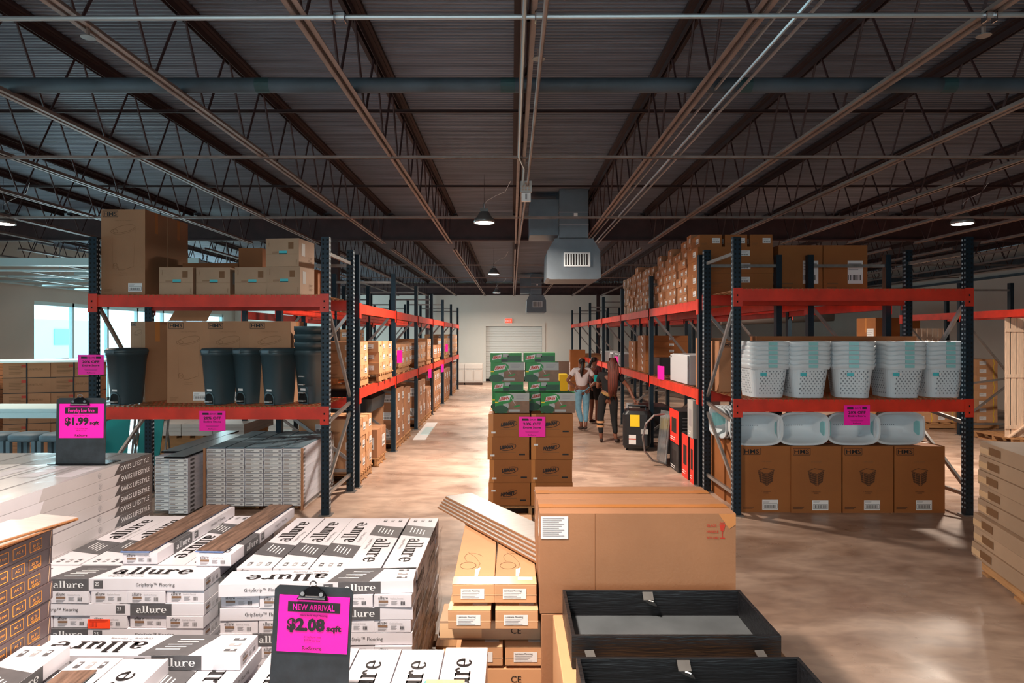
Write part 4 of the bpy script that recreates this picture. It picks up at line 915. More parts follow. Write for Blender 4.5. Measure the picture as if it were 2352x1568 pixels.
b = MB(); b.box(-.12, .12, 0, 2.4, 0, .01, 'label'); b.box(-.05, .12, .6, 1.6, .01, .02, 'frame_white'); tag(b.build('plastic_strip'), 'white plastic strip lying on the floor along the left pallets', 'plastic strip', None, (-1.75, 12.3, 0), .02)
# right row, upper shelf
zr = 2.427
grid('flat', lambda: carton(.98, .52, .172, 'cardboard_brown', root='flat_carton', sep=True), .98, .52, .172, 2.92, 8.78, zr, 1, 1, 4, 0, 'wide flat brown carton at the near end of the upper right shelf', 'wide flat cartons on the upper right shelf', lambda *q: True)
grid('tops', lambda: carton(.29, .4, .16, 'cardboard_brown', root='small_carton', sep=True), .29, .4, .16, 2.93, 8.74, zr+4*.173, 3, 1, 1, 0, 'small labelled carton crowning the flat ones on the upper right shelf', 'small cartons on top of the flat ones', lambda *q: True, gap=.04)
ks = [('s1', lambda: carton(.28, .27, .125, 'cardboard', root='small_carton'), .28, .27, .125), ('s2', lambda: carton(.28, .33, .19, 'cardboard_grey', root='small_carton'), .28, .33, .19), ('s3', lambda: carton(.28, .24, .155, 'cardboard', root='small_carton'), .28, .24, .155)]
y = 9.08; ci = 0; rg = random.Random(11)
while y < 14.3:
    k = ks[rg.choice((0, 0, 1, 2))]; top = rg.uniform(.78, .92) if y > 9.6 else .98; n = int(top/k[4])
    if y < 11.49 and y+k[3] > 11.42: y = 11.49
    for i in range(n):
        place(k[0], k[1], 'small carton, upper right shelf, %s column from the near end, %s from below' % (ORD[ci], ORD[i]), 'box', (RX+.1+k[2]/2+rg.uniform(-.03, .02), y+k[3]/2, zr+i*(k[4]+.001)), rg.uniform(-.04, .04), 'small cartons on the upper right shelf')
    y += k[3]+.012; ci += 1
for i in range(2):
    b = carton(.58, .7, .72, 'cardboard_brown', sep=True); tag(b, 'big dark brown carton high behind the right rack, %s one' % ('left' if i == 0 else 'right'), 'box', None, (3.80+i*.59, 8.95, zr))
# right row, middle shelf
zr = 1.267
def fridge(w=.48, d=.98, h=.42):
    r = empty('mini_fridge'); b = MB(); b.cbox(w, d, h, 'appliance_white'); b.build('body', r, .01); b = MB(); b.box(-w/2-.03, -w/2-.004, -d/2+.005, d/2-.005, .01, h-.01, 'appliance_white'); b.build('door', r, .006); b = MB(); b.box(-w/2-.034, -w/2-.028, d/2-.1, d/2-.04, h-.05, h-.03, 'ink_grey'); b.build('handle', r); return r
place('fr', fridge, 'white mini fridge on the right middle shelf', 'fridge', (2.72, 9.62, zr), .0)
place('fr2', lambda: fridge(.46, .5, .26), 'low white appliance behind the mini fridge on the middle shelf', 'appliance', (2.95, 10.75, zr+.0), 0)
def monitor():
    r = empty('microwave_oven'); b = MB(); b.cbox(.4, .48, .28, 'appliance_white'); b.build('body', r, .006); b = MB(); b.box(-.212, -.202, -.22, .1, .03, .25, 'ink_grey'); b.build('door', r); b = MB(); b.box(-.21, -.203, .13, .22, .04, .25, 'ink_mid'); b.build('control_panel', r); return r
for y, t in ((14.9, 'nearest'), (15.5, 'second'), (16.3, 'third'), (17.9, 'farthest')): place('mw', monitor, 'white microwave oven on the right middle shelf, %s of four' % t, 'microwave', (2.68, y, zr), 0, 'microwave ovens')
grid('cab', lambda: carton(.8, .75, .115, 'cardboard_brown', root='flat_carton'), .8, .75, .115, 2.9, 12.6, zr, 1, 1, 6, 0, 'flat brown carton on the right middle shelf', 'flat cartons on the right middle shelf', lambda *q: True)
grid('cab', lambda: 0, .8, .75, .115, 2.9, 13.6, zr, 1, 1, 5, 0, 'flat brown carton in the farther pile of the right middle shelf', 'flat cartons in the farther pile', lambda *q: True)
b = MB(); b.cbox(.3, .45, .3, 'black_box'); tag(b.build('storage_case'), 'black case behind the pink sign on the right middle shelf', 'case', None, (2.75, 11.0+.75, zr))
place('tallbox', lambda: carton(.42, .4, .66, 'cardboard'), 'tall tan carton at the near end of the right middle shelf', 'box', (2.70, 8.65, zr), .0)
for px, py, D, lab in ((1518, 871, 10.44, 'narrow pink sale sign seen edge-on on the right middle shelf'), (1416, 840, 14.9, 'distant pink sale sign on the right middle shelf'), (918, 833, 11.3, 'pink sale sign on the left aisle row, nearest one'), (987, 868, 15.4, 'pink tag hanging from the left middle beam, nearer'), (1016, 854, 18.2, 'pink tag hanging from the left middle beam, farther'), (1026, 807, 19.4, 'distant pink sign high on the left row')):
    place('salesmall', lambda: sale(False)(), lab, 'sign', P(px, py, D), -1.42 if px > 1176 else 1.42, 'pink signs seen edge-on')
# floor in front of the right row
def appliance():
    r = empty('dehumidifier'); b = MB(); b.loft([rr(.42, .45, .05, .15), rr(.46, .5, .1, .15), rr(.46, .5, .62, .15), rr(.40, .44, .68, .2)], 'appliance_black'); b.build('body', r, 0, False)
    b = MB(); b.box(-.1, .06, -.258, -.252, .42, .62, 'yellow'); b.build('yellow_label', r); b = MB(); b.box(-.12, .0, -.258, -.252, .12, .28, 'label'); b.box(-.12, 0, -.26, -.257, .2, .22, 'ink_red'); b.box(.08, .2, -.258, -.252, .3, .38, 'label_grey'); b.build('paper_label', r)
    b = MB(); b.tube([(-.15, 0, .68), (-.15, 0, .75), (.15, 0, .75), (.15, 0, .68)], .015, 'black_plastic', 6); b.build('handle', r)
    for x in (-.16, .16): b = MB(); b.tube([(x-.02, -.1, .05), (x+.02, -.1, .05)], .05, 'black_plastic', 10); b.build('wheel', r)
    return r
place('app', appliance, 'black wheeled appliance with yellow label between the shopper and the rack', 'appliance', (XX(1463, 11.3), 11.3, 0), -.25)
b = MB(); b.cbox(.55, .5, .55, 'appliance_black'); b.box(-.5*.5, .25, -.26, -.25, .3, .5, 'grey_glass'); tag(b.build('cooking_range', None, .01), 'black stove on the floor under the right row shelf', 'appliance', None, (2.85, 11.08, 0))
b = MB(); b.cbox(.6, .8, .6, 'appliance_black'); tag(b.build('cooking_range', None, .01), 'dark appliance behind the two shoppers under the shelf', 'appliance', None, (2.75, 12.9, 0))
b = MB(); b.cbox(.5, .6, .5, 'appliance_white'); tag(b.build('small_appliance', None, .01), 'grey-white appliance behind the black one under the shelf', 'appliance', None, (2.75, 14.0, 0))
r = empty('glass_table_top'); b = MB(); b.bar((.16, .1, .0), (.24, .15, .78), .012, .6, 'grey_glass', (0, 1, 0)); b.build('glass_panel', r)
b = MB(); b.tube([(.16, -.1, .76), (0, -.12, .74), (-.12, -.12, .62), (-.17, -.12, .42), (-.14, -.12, .2), (-.02, -.12, .06), (.2, -.1, .0)], .016, 'galv', 8); b.build('curved_tube', r)
tag(r, 'glass panel with a curved metal tube leaning on the right row', 'furniture', None, (XX(1500, 9.9), 9.95, .02))
def product(w, d, h, face, lab, loc, rz=0, side='black_box'):
    r = empty('product_box'); b = MB(); b.cbox(w, d, h, side); b.side('left', w, d, h); b.rect(0, 0, d, h, face); b.rect(d*.25, h*.3, d*.75, h*.75, 'ink_black' if face != 'label_grey' else 'ink_mid', .002); b.lines(d*.1, h*.15, d*.5, 2, .03, .012, 'label', .002)
    b.side('front', w, d, h); b.lines(w*.15, h*.8, w*.6, 6, h*.1, .012, 'ink_mid' if side == 'black_box' else 'ink_grey'); b.build('carton_body', r); l = MB(); l.side('front', w, d, h).rect(w*.7, h*.55, w*.85, h*.7, 'cyan', .003); l.build('sticker', r)
    return tag(r, lab, 'box', None, loc, rz)
product(.34, .55, .48, 'red_box', 'red and black product box on top of a black one by the right aisle', (2.54, 9.55, .40), 0)
product(.34, .5, .39, 'black_box', 'black product box on the floor by the right aisle', (2.54, 9.55, 0))
product(.34, .34, .6, 'red_box', 'red and black product box standing by the right aisle post, left', (2.56, 9.02, 0)); product(.36, .2, .6, 'red_box', 'red and black product box nearest the right aisle post', (2.57, 8.68, 0))
product(.36, .26, .5, 'label_grey', 'white picture box leaning on top of the red boxes', (2.56, 8.72, .602), 0, 'label_grey')
# ------------------------------------------------------------------ right rack goods
def hamper():
    r = empty('laundry_hamper'); b = MB(); H_ = .385; a = lambda z, k=0: (.34+.09*z/.385-k, .42+.10*z/.385-k)
    b.loft([rr(*a(0), 0, .25), rr(*a(.02), .02, .25), rr(*a(.33), .33, .25), rr(*a(.36), .335, .25)], 'white_plastic', True, False)
    b.loft([rr(*a(.36, .02), .335, .25)[::-1], rr(*a(.02, .02), .02, .25)[::-1]], 'white_plastic', False, True)
    for sgn in (-1, 1):
        for i in range(7):
            for j in range(10):
                z = .05+j*.027; x = (-.12+i*.04+(.02 if j % 2 else 0))
                if x > .14: continue
                y = sgn*((.42+.10*z/.385)/2+.001); b.add([(x-.008, y, z), (x, y-sgn*0, z-.011), (x+.008, y, z), (x, y, z+.011)], [(0, 1, 2, 3) if sgn < 0 else (3, 2, 1, 0)], 'plastic_hole')
                x2 = sgn*((.34+.09*z/.385)/2+.001); b.add([(x2, x-.008, z), (x2, x, z-.011), (x2, x+.008, z), (x2, x, z+.011)], [(0, 1, 2, 3) if sgn > 0 else (3, 2, 1, 0)], 'plastic_hole')
    b.build('basket_body', r, 0, False)
    b = MB(); w, d = .445, .535
    lift = lambda p: (p[0], p[1], p[2]+(.012*math.cos(p[0]/.2*PI) if abs(p[1]) > .2 else 0))
    b.loft([[lift(p) for p in rr(w, d, .325, .25)], [lift(p) for p in rr(w+.02, d+.02, .35, .25)], [lift(p) for p in rr(w+.03, d+.03, .378, .25)], [lift(p) for p in rr(w, d, .385, .25)], [lift(p) for p in rr(w-.03, d-.03, .36, .25)]], 'white_plastic', False, False); b.build('rim', r, 0, True)
    b = MB(); b.box(-.05, .05, -d/2-.019, -d/2-.014, .335, .37, 'hamper_teal'); b.build('handle_inset', r)
    return r
hp = [(1750, 7.45, .05), (1842, 7.42, 0), (1950, 7.42, -.3), (2055, 7.42, 0), (2146, 7.45, 0)]
for i, (px, D, rz) in enumerate(hp):
    for k in range(6):
        place('hamper', hamper, 'white lattice laundry hamper, %s tower from left, %s from below' % (ORD[i], ORD[k]), 'basket', (XX(px, D), D, 1.27+k*.049), rz, 'white laundry hampers')
    b = MB(); b.box(-.035, .035, -.001, 0, 0, .035, 'cyan'); b.box(.04, .06, -.001, 0, .005, .03, 'label'); tag(b.build('price_tag'), 'small teal sticker on the %s tower of white hampers' % ORD[i], 'sticker', None, (XX(px+4, D-.27), D-.266, 1.27+.245), rz)
b = MB(); b.cbox(1.94, .22, .68, 'cardboard_dark'); tag(b.build('cardboard_box'), 'long dark brown carton behind the white hampers on the right rack', 'box', None, (3.93, 8.02, 1.27))
HB('hsb', (.42, .46, .62), '', 'tan carton behind the left post on the right rack shelf', 1652, 7.95, 1.27, None, m='cardboard')
hg = 'brown basket cartons on the floor under the right rack'
for px, t in ((1703, 'leftmost'), (1818, 'second from left'), (1937, 'third from left'), (2056, 'rightmost')): HB('hbk', (.555, .5, .735), 'basket', 'brown HMS carton with basket drawing on the floor under the right rack, '+t, px, 7.2 if px > 1710 else 7.22, 0.0, hg, m='cardboard_brown')
for i, px in enumerate((1674, 1782, 1890)): HB('hbk', (.555, .5, .735), 'basket', 'brown HMS carton in the back row under the right rack, %s' % ['left', 'middle', 'right'][i], px-10, 7.74, 0.0, hg)
def basket():
    r = empty('laundry_basket'); b = MB(); n = 40
    def ring(w, h, y, zc=None):
        o = []
        for i in range(n):
            t = 2*PI*i/n; c, s = math.cos(t), math.sin(t); o.append((w/2*abs(c)**.55*(1 if c >= 0 else -1), y, h/2+h/2*abs(s)**.55*(1 if s >= 0 else -1)))
        return o
    R = lambda w, h, y, up: [(x, yy, z+up) for x, yy, z in ring(w, h, y)]
    b.loft([R(.59, .37, 0, 0), R(.59, .37, .02, 0), R(.53, .31, .03, .03), R(.46, .26, .27, .055), R(.42, .22, .28, .075)], 'white_plastic', False, True)
    b.loft([R(.55, .33, .0, .02)[::-1], R(.51, .30, .03, .035)[::-1], R(.45, .25, .26, .06)[::-1]], 'white_plastic', False, True)
    b.loft([R(.59, .37, 0, 0)[::-1], R(.55, .33, 0, .02)[::-1]], 'white_plastic', False, False)
    for s in (-1, 1):
        for i in range(5):
            for j in range(2):
                y = .06+j*.05; x = s*(.252-.0*i)-s*j*.004; z = .09+i*.045; b.add([(x-s*.004, y-.008, z), (x-s*.004, y, z-.011), (x-s*.004, y+.008, z), (x-s*.004, y, z+.011)], [(0, 1, 2, 3), (3, 2, 1, 0)], 'plastic_hole')
    for i in range(9): x = -.1+i*.025; b.add([(x-.006, .258, .19), (x, .258, .182), (x+.006, .258, .19), (x, .258, .198)], [(0, 1, 2, 3)], 'plastic_hole')
    b.build('basket_body', r, 0, True)
    for s in (-1, 1): q = MB(); q.box(s*.25-.008, s*.25+.012, .03, .12, .10, .26, 'hamper_teal'); q.build('handle_grip', r)
    return r
for i, (px, t) in enumerate(((1736, 'leftmost'), (1845, 'second from left'), (1962, 'third from left'), (2070, 'rightmost'))):
    place('bas', basket, 'white laundry basket on its side, %s of the four facing out' % t, 'basket', (XX(px, 7.25), 7.22+.02*i, .74), (.0, .02, -.03, .05)[i], 'white laundry baskets lying on their side')
for i in range(7):
    place('bas', basket, 'white laundry basket in the nested row behind the rack post, %s from the left' % ORD[i], 'basket', (2.47+i*.045, 7.87, .74), -PI/2+.05, 'nested laundry baskets behind the post')
# ------------------------------------------------------------------ goods beyond the right rack
def strapped():
    r = empty('strapped_carton'); w, d, h = .42, .6, .165; b = MB(); b.cbox(w, d, h, 'cardboard_tan'); b.side('right', w, d, h); b.side('front', w, d, h); b.build('carton_body', r)
    l = MB(); l.side('front', w, d, h); l.rect(.05, .05, .19, .125, 'label', .002); l.lines(.06, .11, .08, 3, .015, .004, 'ink_mid', .003); l.build('shipping_label', r)
    q = MB(); q.side('front', w, d, h).line([(w*.8, 0), (w*.83, h*.5), (w*.8, h)], .012, 'yellow', .004); q.build('yellow_strap', r); return r
grid('yel', strapped, .42, .6, .165, 9.4, 14.1, .132, 4, 1, 8, -.05, 'yellow-strapped tan carton on the right wall pallet', 'tan cartons with yellow straps', lambda *q: True)
put_pallet('pallet under the yellow-strapped cartons', 9.4, 14.1, 0, -.05, (1.35, .8))
def slat(w, h, n):
    r = empty('slatted_wood_panel'); 
    for i in range(n): b = MB(); s = w/n; b.box(-w/2+i*s+.013, -w/2+(i+1)*s-.013, 0, .02, 0, h, 'pine'); b.build('slat', r)
    for z in (.15, h*.5, h-.25): b = MB(); b.box(-w/2, w/2, -.02, 0, z, z+.06, 'pine'); b.build('cross_board', r)
    b = MB(); b.bar((-w/2+.02, -.03, -.02), (w/2, -.03, h*.3), .02, .06, 'pine', (0, 1, 0)); b.build('brace', r); return r
place('sl1', lambda: slat(.9, 2.15, 8), 'tall pale wooden slatted panel at the right edge', 'wood panel', (XX(2308, 11.8)+.45, 11.8, .13), .0)
place('sl2', lambda: slat(1.0, 2.0, 8), 'pale wooden slatted panel behind the white hampers', 'wood panel', (XX(2092, 15)+.5, 15.2, .131), .0)
put_pallet('pallet under the slatted panel at the right edge', XX(2308, 11.8)+.6, 12.1, 0); put_pallet('pallet under the farther slatted panel', XX(2092, 15)+.5, 15.6, 0)
place('bigr', lambda: carton(1.1, .9, .95, 'cardboard_brown'), 'large brown carton above the yellow-strapped ones', 'box', (9.6, 16.7, 1.46)); place('bigr', None, 'large brown carton hidden lower behind the yellow-strapped ones', 'box', (9.6, 16.7, .50))
put_pallet('pallet under the large brown cartons by the right wall', 9.6, 16.7, 0, 0, (1, 1, 3.7))
def flatbox():
    r = empty('flat_carton'); w, d, h = 1.0, 1.3, .117; b = MB(); b.cbox(w, d, h, 'cardboard_grey'); b.side('front', w, d, h).rect(0, h*.4, w, h*.44, 'tape_clear'); b.side('left', w, d, h).rect(0, .02, .2, .07, 'tape_clear'); b.build('carton_body', r, .004)
    l = MB(); l.side('front', w, d, h); l.rect(.28, .022, .42, .062, 'ink_faint', .002); l.build('print_patch', r); l = MB(); l.side('left', w, d, h); l.rect(.16, .03, .36, .09, 'ink_faint', .002); l.build('print_patch', r); return r
for i in range(8):
    place('flatb', flatbox, 'flat grey-brown carton in the stack at the right edge, %s' % lay(i), 'box', (4.21-(.05 if i > 4 else 0)+random.uniform(-.015, .015), 4.69+random.uniform(-.01, .01), .134+.1185*(7-i)), -.25+random.uniform(-.012, .012), 'flat cartons stacked at the right edge')
put_pallet('wooden pallet under the flat cartons at the right edge', 4.18, 4.69, 0, -.25+PI/2, (1.05, .95))
r = empty('insulated_duct'); b = MB(); b.tube([(5.1, 21, 2.45), (9.6, 19.5, 2.62)], .22, 'silver_foil', 16); b.build('duct_tube', r, 0, True)
for x in (5.6, 6.5, 8): b = MB(); b.tube([(x, 21-(x-4.4)*.29, 2.47+(x-4.4)*.033), (x+.04, 21-(x-4.36)*.29, 2.47+(x-4.4)*.033)], .23, 'label_grey', 16); b.build('duct_band', r)
for x in (5.5, 9.2): b = MB(); b.box(x-.05, x+.05, 20.2, 20.3, 0, 2.4, 'post'); b.build('support_post', r)
tag(r, 'silver insulated duct lying high behind the right rack', 'duct')
# far end
def cabinet():
    r = empty('base_cabinet'); b = MB(); b.cbox(.72, .6, .76, 'cabinet', .1); b.cbox(.68, .5, .1, 'wood_sample'); b.build('body', r)
    for x in (-.18, .18): b = MB(); b.box(x-.165, x+.165, -.32, -.3, .14, .62, 'cabinet'); b.line; dd = b.build('door', r); q = MB(); q.face((x-.165, -.32, .14), (1, 0, 0), (0, 0, 1)).line([(.04, .04), (.29, .04), (.29, .44), (.04, .44), (.04, .04)], .008, 'paint_wood'); q.build('moulding', dd)
    b = MB(); b.box(-.35, .35, -.32, -.3, .66, .83, 'cabinet'); b.build('drawer', r); return r
place('cabn', cabinet, 'grey kitchen base cabinet by the far wall, right one', 'cabinet', (XX(1088, 26.2), 26.4, 0), 0); place('cabn', None, 'grey kitchen base cabinet by the far wall, left one', 'cabinet', (XX(1047, 26.2), 26.4, 0), 0)
r = empty('exit_sign'); b = MB(); b.box(-.16, .16, -.05, 0, 0, .2, 'label'); b.build('housing', r); b = MB(); b.box(-.15, .15, -.06, -.05, .01, .19, 'exit_red'); b.face((-.15, -.06, .01), (1, 0, 0), (0, 0, 1)).text('EXIT', .15, .04, .10, 'label', .04, align=.5, width=.26); b.build('face_panel', r)
tag(r, 'small red glowing EXIT sign above the rolling door', 'sign', None, (XX(1168, YF), YF-.01, ZZ(742, YF)))
r = empty('flatbed_cart'); b = MB(); b.tube([(-.4, 0, .2), (-.4, 0, 1.15), (.4, 0, 1.15), (.4, 0, .2)], .02, 'black_steel', 6); b.build('handle', r); b = MB(); b.box(-.42, .42, 0, 1, .15, .2, 'black_steel'); b.build('platform', r)
for x in (-.35, .35):
    for y in (.1, .9): b = MB(); b.tube([(x-.02, y, .07), (x+.02, y, .07)], .07, 'black_plastic', 12); b.build('wheel', r)
tag(r, 'dark cart handle standing behind the green boxes', 'cart', None, (0.0, 15.2, 0)); r['label'] = 'dark flatbed cart whose handle shows above the green boxes'
place('tall2', lambda: carton(.5, .5, 1.5, 'cardboard_brown'), 'tall brown carton beside the right row near the far wall', 'box', (XX(1322, 22)+.05, 22, 0))
b = MB(); b.cbox(.3, .6, .6, 'yellow'); tag(b.build('yellow_bin'), 'small yellow bin by the far wall behind the shopper', 'bin', None, (XX(1300, 22), 23.4, 0))
b = MB(); b.cbox(1.6, .5, .9, 'wood_sample'); tag(b.build('low_cabinet'), 'low brown cabinet at the far wall right of the door', 'cabinet', None, (XX(1275, 27), 27.4, 0))
# ------------------------------------------------------------------ mop cartons in the aisle
def lib(b, x, z, h, k1, k2, flip=False):
    ro = PI if flip else 0; s = -1 if flip else 1
    b.text('LIBMAN', x, z, h, k1, .06, .004, rot=ro+.12, shear=.25, width=h*4.2)
def bcart(fl):
    def fn():
        w, d, h = .447, .62, .244; b = MB(); b.cbox(w, d, h, 'cardboard_brown'); b.side('top', w, d, h).rect(0, d/2-.03, w, d/2+.03, 'tape'); b.side('front', w, d, h)
        cx, cz = w*.45, h*.55; b.oval(cx+.02, cz, .085, .033, .006, 'ink_black', rot=.2, a0=-2.6, a1=1.6)
        if fl: lib(b, cx+.075, cz+.02, .034, 'ink_black', '', True)
        else: lib(b, cx-.07, cz-.022, .034, 'ink_black', '')
        b.rect(w*.75, h*.2, w*.9, h*.27, 'ink_black'); b.lines(cx-.07, cz-.055, .17, 1, .01, .006, 'ink_faint'); b.rect(.03, h*.62 if fl else h*.15, .075, h*.7 if fl else h*.23, 'label', .002); b.rect(0, .0, .05, h, 'tape', .0008)
        return b.build('mop_carton', None, .002)
    return fn
for l in range(4):
    for i in range(2):
        for k in range(2):
            fl = (l, i) in ((0, 0), (2, 1), (0, 1)); px = XX(1218, 7)+(i-.5)*.455+random.uniform(-.01, .01)+(.01 if l == 1 else 0)
            place('lb%d' % fl, bcart(fl), 'brown LIBMAN carton, %s of four layers from the floor, %s%s' % (ORD[l], 'left' if i == 0 else 'right', '' if k == 0 else ', back row'), 'box', (px, 7.0+.31+k*.63, .135+l*.246), random.uniform(-.01, .01), 'brown cartons stacked in the aisle')
put_pallet('wooden pallet under the brown LIBMAN cartons', XX(1218, 7), 7.62, 0, PI/2, (1.05, .92))
def gbox(w, h, pic):
    def fn():
        d = .25; b = MB(); b.cbox(w, d, h, 'green'); b.side('front', w, d, h)
        if pic:
            b.rect(0, 0, w, h, 'label_grey'); b.rect(w*.3, 0, w, h*.6, 'pic_brown', .0016); b.rect(0, 0, w*.34, h, 'green', .002); b.ellipse(w*.28, h*.72, w*.27, h*.26, 'green', .0024, rot=.12); b.ellipse(w*.17, h*.18, w*.22, h*.2, 'green_dark', .0024); b.ellipse(w*.32, h*.4, w*.08, h*.2, 'label_grey', .0022, rot=.3); b.rect(0, h*.5, w*.1, h*.56, 'yellow', .003)
            b.lines(w*.62, h*.88, w*.3, 3, h*.07, h*.025, 'ink_mid', .003); b.poly([(w*.52, h*.32), (w*.72, h*.42), (w*.74, h*.35), (w*.58, h*.27)], 'green', .003); b.rect(w*.4, h*.06, w*.72, h*.17, 'label_grey', .003); b.line([(w*.6, h*.4), (w*.45, h*.85)], .003, 'label', .003); lx, lz, lh = w*.12, h*.62, h*.17
        else:
            b.rect(w*.55, h*.1, w*.98, h*.7, 'green_dark', .002); b.rect(w*.35, h*.05, w*.55, h*.35, 'black_box', .002); b.rect(w*.4, h*.55, w*.58, h*.92, 'label_grey', .002); lx, lz, lh = w*.08, h*.35, h*.28
        b.poly([(lx-.01, lz-.012), (lx+lh*3.1, lz+.004), (lx+lh*3.4, lz+lh+.022), (lx+.01, lz+lh+.004)], 'label', .0028); b.text('LIBMAN', lx, lz, lh, 'ink_red', .04, .0036, rot=.1, shear=.25, width=lh*2.9)
        b.side('left', w, d, h).rect(.02, .02, d-.02, h-.02, 'green_dark'); b.side('right', w, d, h).rect(.02, .02, d-.02, h-.02, 'pic_brown')
        return b.build('mop_box')
    return fn
gp = gbox(.37, .215, 1); gf = gbox(.35, .105, 0); z0 = 1.122; yy = 7.28
for k, fn, px, dz, y, rz, t in (('gp', gp, 1137, 0, 7.06, .0, 'picture side out, bottom left front'), ('gp', gp, 1131, 0, 7.34, .0, 'picture side out, bottom left, second row'), ('gp', gp, 1243, 0, 7.06, 0, 'picture side out, bottom right front, overhanging right'), ('gp', gp, 1212, .0, 7.34, .0, 'picture side out, bottom right, second row'),
        ('gf', gf, 1128, .216, yy, 0, 'narrow side out, second layer left'), ('gf', gf, 1212, .216, yy, PI, 'narrow side out upside down, second layer right'), ('gp', gp, 1127, .322, yy, 0, 'picture side out, third layer left'), ('gp', gp, 1207, .322, yy, 0, 'picture side out, third layer right'),
        ('gf', gf, 1124, .538, yy, 0, 'narrow side out, on the very top left'), ('gf', gf, 1201, .538, yy, 0, 'narrow side out, on the very top right')):
    place(k, fn, 'green LIBMAN mop box, '+t, 'box', (XX(px, y)+.185, y+.125, z0+dz), 0, 'green mop boxes on the aisle stack')
# ------------------------------------------------------------------ shoppers
def skinned(name, k, pts, edges, parent=None, sub=2, root=0):
    me = bpy.data.meshes.new(name); bm = bmesh.new(); L = bm.verts.layers.skin.verify(); vs = []
    for i, (p, r_) in enumerate(pts):
        v = bm.verts.new(p); v[L].radius = (r_, r_) if not isinstance(r_, tuple) else r_; v[L].use_root = (i == root); vs.append(v)
    for a_, b_ in edges: bm.edges.new((vs[a_], vs[b_]))
    bm.to_mesh(me); bm.free(); me.materials.append(M[k]); o = bpy.data.objects.new(name, me); COL.objects.link(o)
    s = o.modifiers.new('skin', 'SKIN'); s.use_smooth_shade = True; q = o.modifiers.new('sub', 'SUBSURF'); q.levels = sub; q.render_levels = sub
    if parent: o.parent = parent
    return o
def chain(n, off=0): return [(off+i, off+i+1) for i in range(n-1)]
def person(lab, loc, rz, j, top, bottom, hair, sc=1, shorts=False, hairlen=.2, shoe='shoe', braid=None):
    """built facing +y (back to the camera); z from the floor; j overrides joints"""
    r = empty('person'); J = dict(pel=(0, 0, .84), wa=(0, 0, .98), ch=(0, .01, 1.16), nk=(0, 0, 1.30), hd=(0, .02, 1.41), tp=(0, .02, 1.50),
        ls=(-.16, 0, 1.24), le=(-.22, -.02, 1.0), lw=(-.2, .05, .8), rs=(.16, 0, 1.24), re=(.22, -.02, 1.0), rw=(.2, .05, .8),
        lh=(-.085, 0, .80), lk=(-.09, .02, .45), la=(-.09, -.02, .08), lt=(-.10, .12, .03), rh=(.085, 0, .80), rk=(.09, .02, .45), ra=(.09, -.02, .08), rt=(.10, .12, .03)); J.update(j)
    v = {k: Vector(p) for k, p in J.items()}
    P_ = [(v['pel'], (.125, .09)), (v['wa'], (.105, .075)), (v['ch'], (.13, .085)), (v['nk'], .045), (v['hd'], (.068, .08)), (v['tp'], (.05, .06)),
          (v['ls'], .05), (v['le'], .036), (v['lw'], .025), (v['rs'], .05), (v['re'], .036), (v['rw'], .025),
          (v['lh'], .085), (v['lk'], .055), (v['la'], .036), (v['lt'], .03), (v['rh'], .085), (v['rk'], .055), (v['ra'], .036), (v['rt'], .03)]
    E = [(0, 1), (1, 2), (2, 3), (3, 4), (4, 5), (2, 6), (6, 7), (7, 8), (2, 9), (9, 10), (10, 11), (0, 12), (12, 13), (13, 14), (14, 15), (0, 16), (16, 17), (17, 18), (18, 19)]
    skinned('body', 'skin', P_, E, r)
    for s, w_, e_ in (('l', v['lw'], v['le']), ('r', v['rw'], v['re'])):
        d = (w_-e_).normalized(); side = d.cross(Vector((0, 1, 0))).normalized()*(1 if s == 'l' else -1); up = d.cross(side)
        pts = [(w_, (.022, .016)), (w_+d*.045, (.034, .015)), (w_+d*.075, (.036, .013))]; ed = [(0, 1), (1, 2)]
        for q in range(4):
            o_ = side*(-.027+.018*q); n = len(pts); ln = (.055, .066, .062, .048)[q]
            pts += [(w_+d*.085+o_, .0085), (w_+d*(.085+ln*.5)+o_-up*.006, .008), (w_+d*(.085+ln)+o_-up*.02, .0065)]; ed += [(2, n), (n, n+1), (n+1, n+2)]
        n = len(pts); pts += [(w_+d*.04-side*.04, .010), (w_+d*.07-side*.055, .009), (w_+d*.095-side*.058, .007)]; ed += [(1, n), (n, n+1), (n+1, n+2)]
        skinned('hand', 'skin', pts, ed, r, 2)
    g_ = .012; sl = lambda a, b, t: v[a].lerp(v[b], t)
    T = [(v['pel']+Vector((0, 0, .03)), (.134, .100)), (v['wa'], (.118, .088)), (v['ch'], (.142, .098)), (v['ch'].lerp(v['nk'], .75), (.07, .06)), (v['ls'], .062), (sl('ls', 'le', .6), .053), (v['rs'], .062), (sl('rs', 're', .6), .053)]
    skinned('shirt', top, T, [(0, 1), (1, 2), (2, 3), (2, 4), (4, 5), (2, 6), (6, 7)], r)
    kk = .9 if shorts else 1
    T = [(v['pel']+Vector((0, 0, .10)), (.128, .094)), (v['lh'], .098), (v['lk'] if not shorts else sl('lh', 'lk', .85), .068 if not shorts else .085), (v['rh'], .098), (v['rk'] if not shorts else sl('rh', 'rk', .85), .068 if not shorts else .085)]; ed = [(0, 1), (1, 2), (0, 3), (3, 4)]
    if not shorts: T += [(v['la']+Vector((0, 0, .07)), .046), (v['ra']+Vector((0, 0, .07)), .046)]; ed += [(2, 5), (4, 6)]
    skinned('shorts' if shorts else 'trousers', bottom, T, ed, r)
    for a_, t_ in (('la', 'lt'), ('ra', 'rt')):
        p = v[a_]; q = v[t_]; skinned('shoe', shoe, [(p+Vector((0, -.03, -.03)), .036), (p.lerp(q, .5)+Vector((0, 0, -.012)), .04), (q+Vector((0, .02, 0)), .028)], [(0, 1), (1, 2)], r)
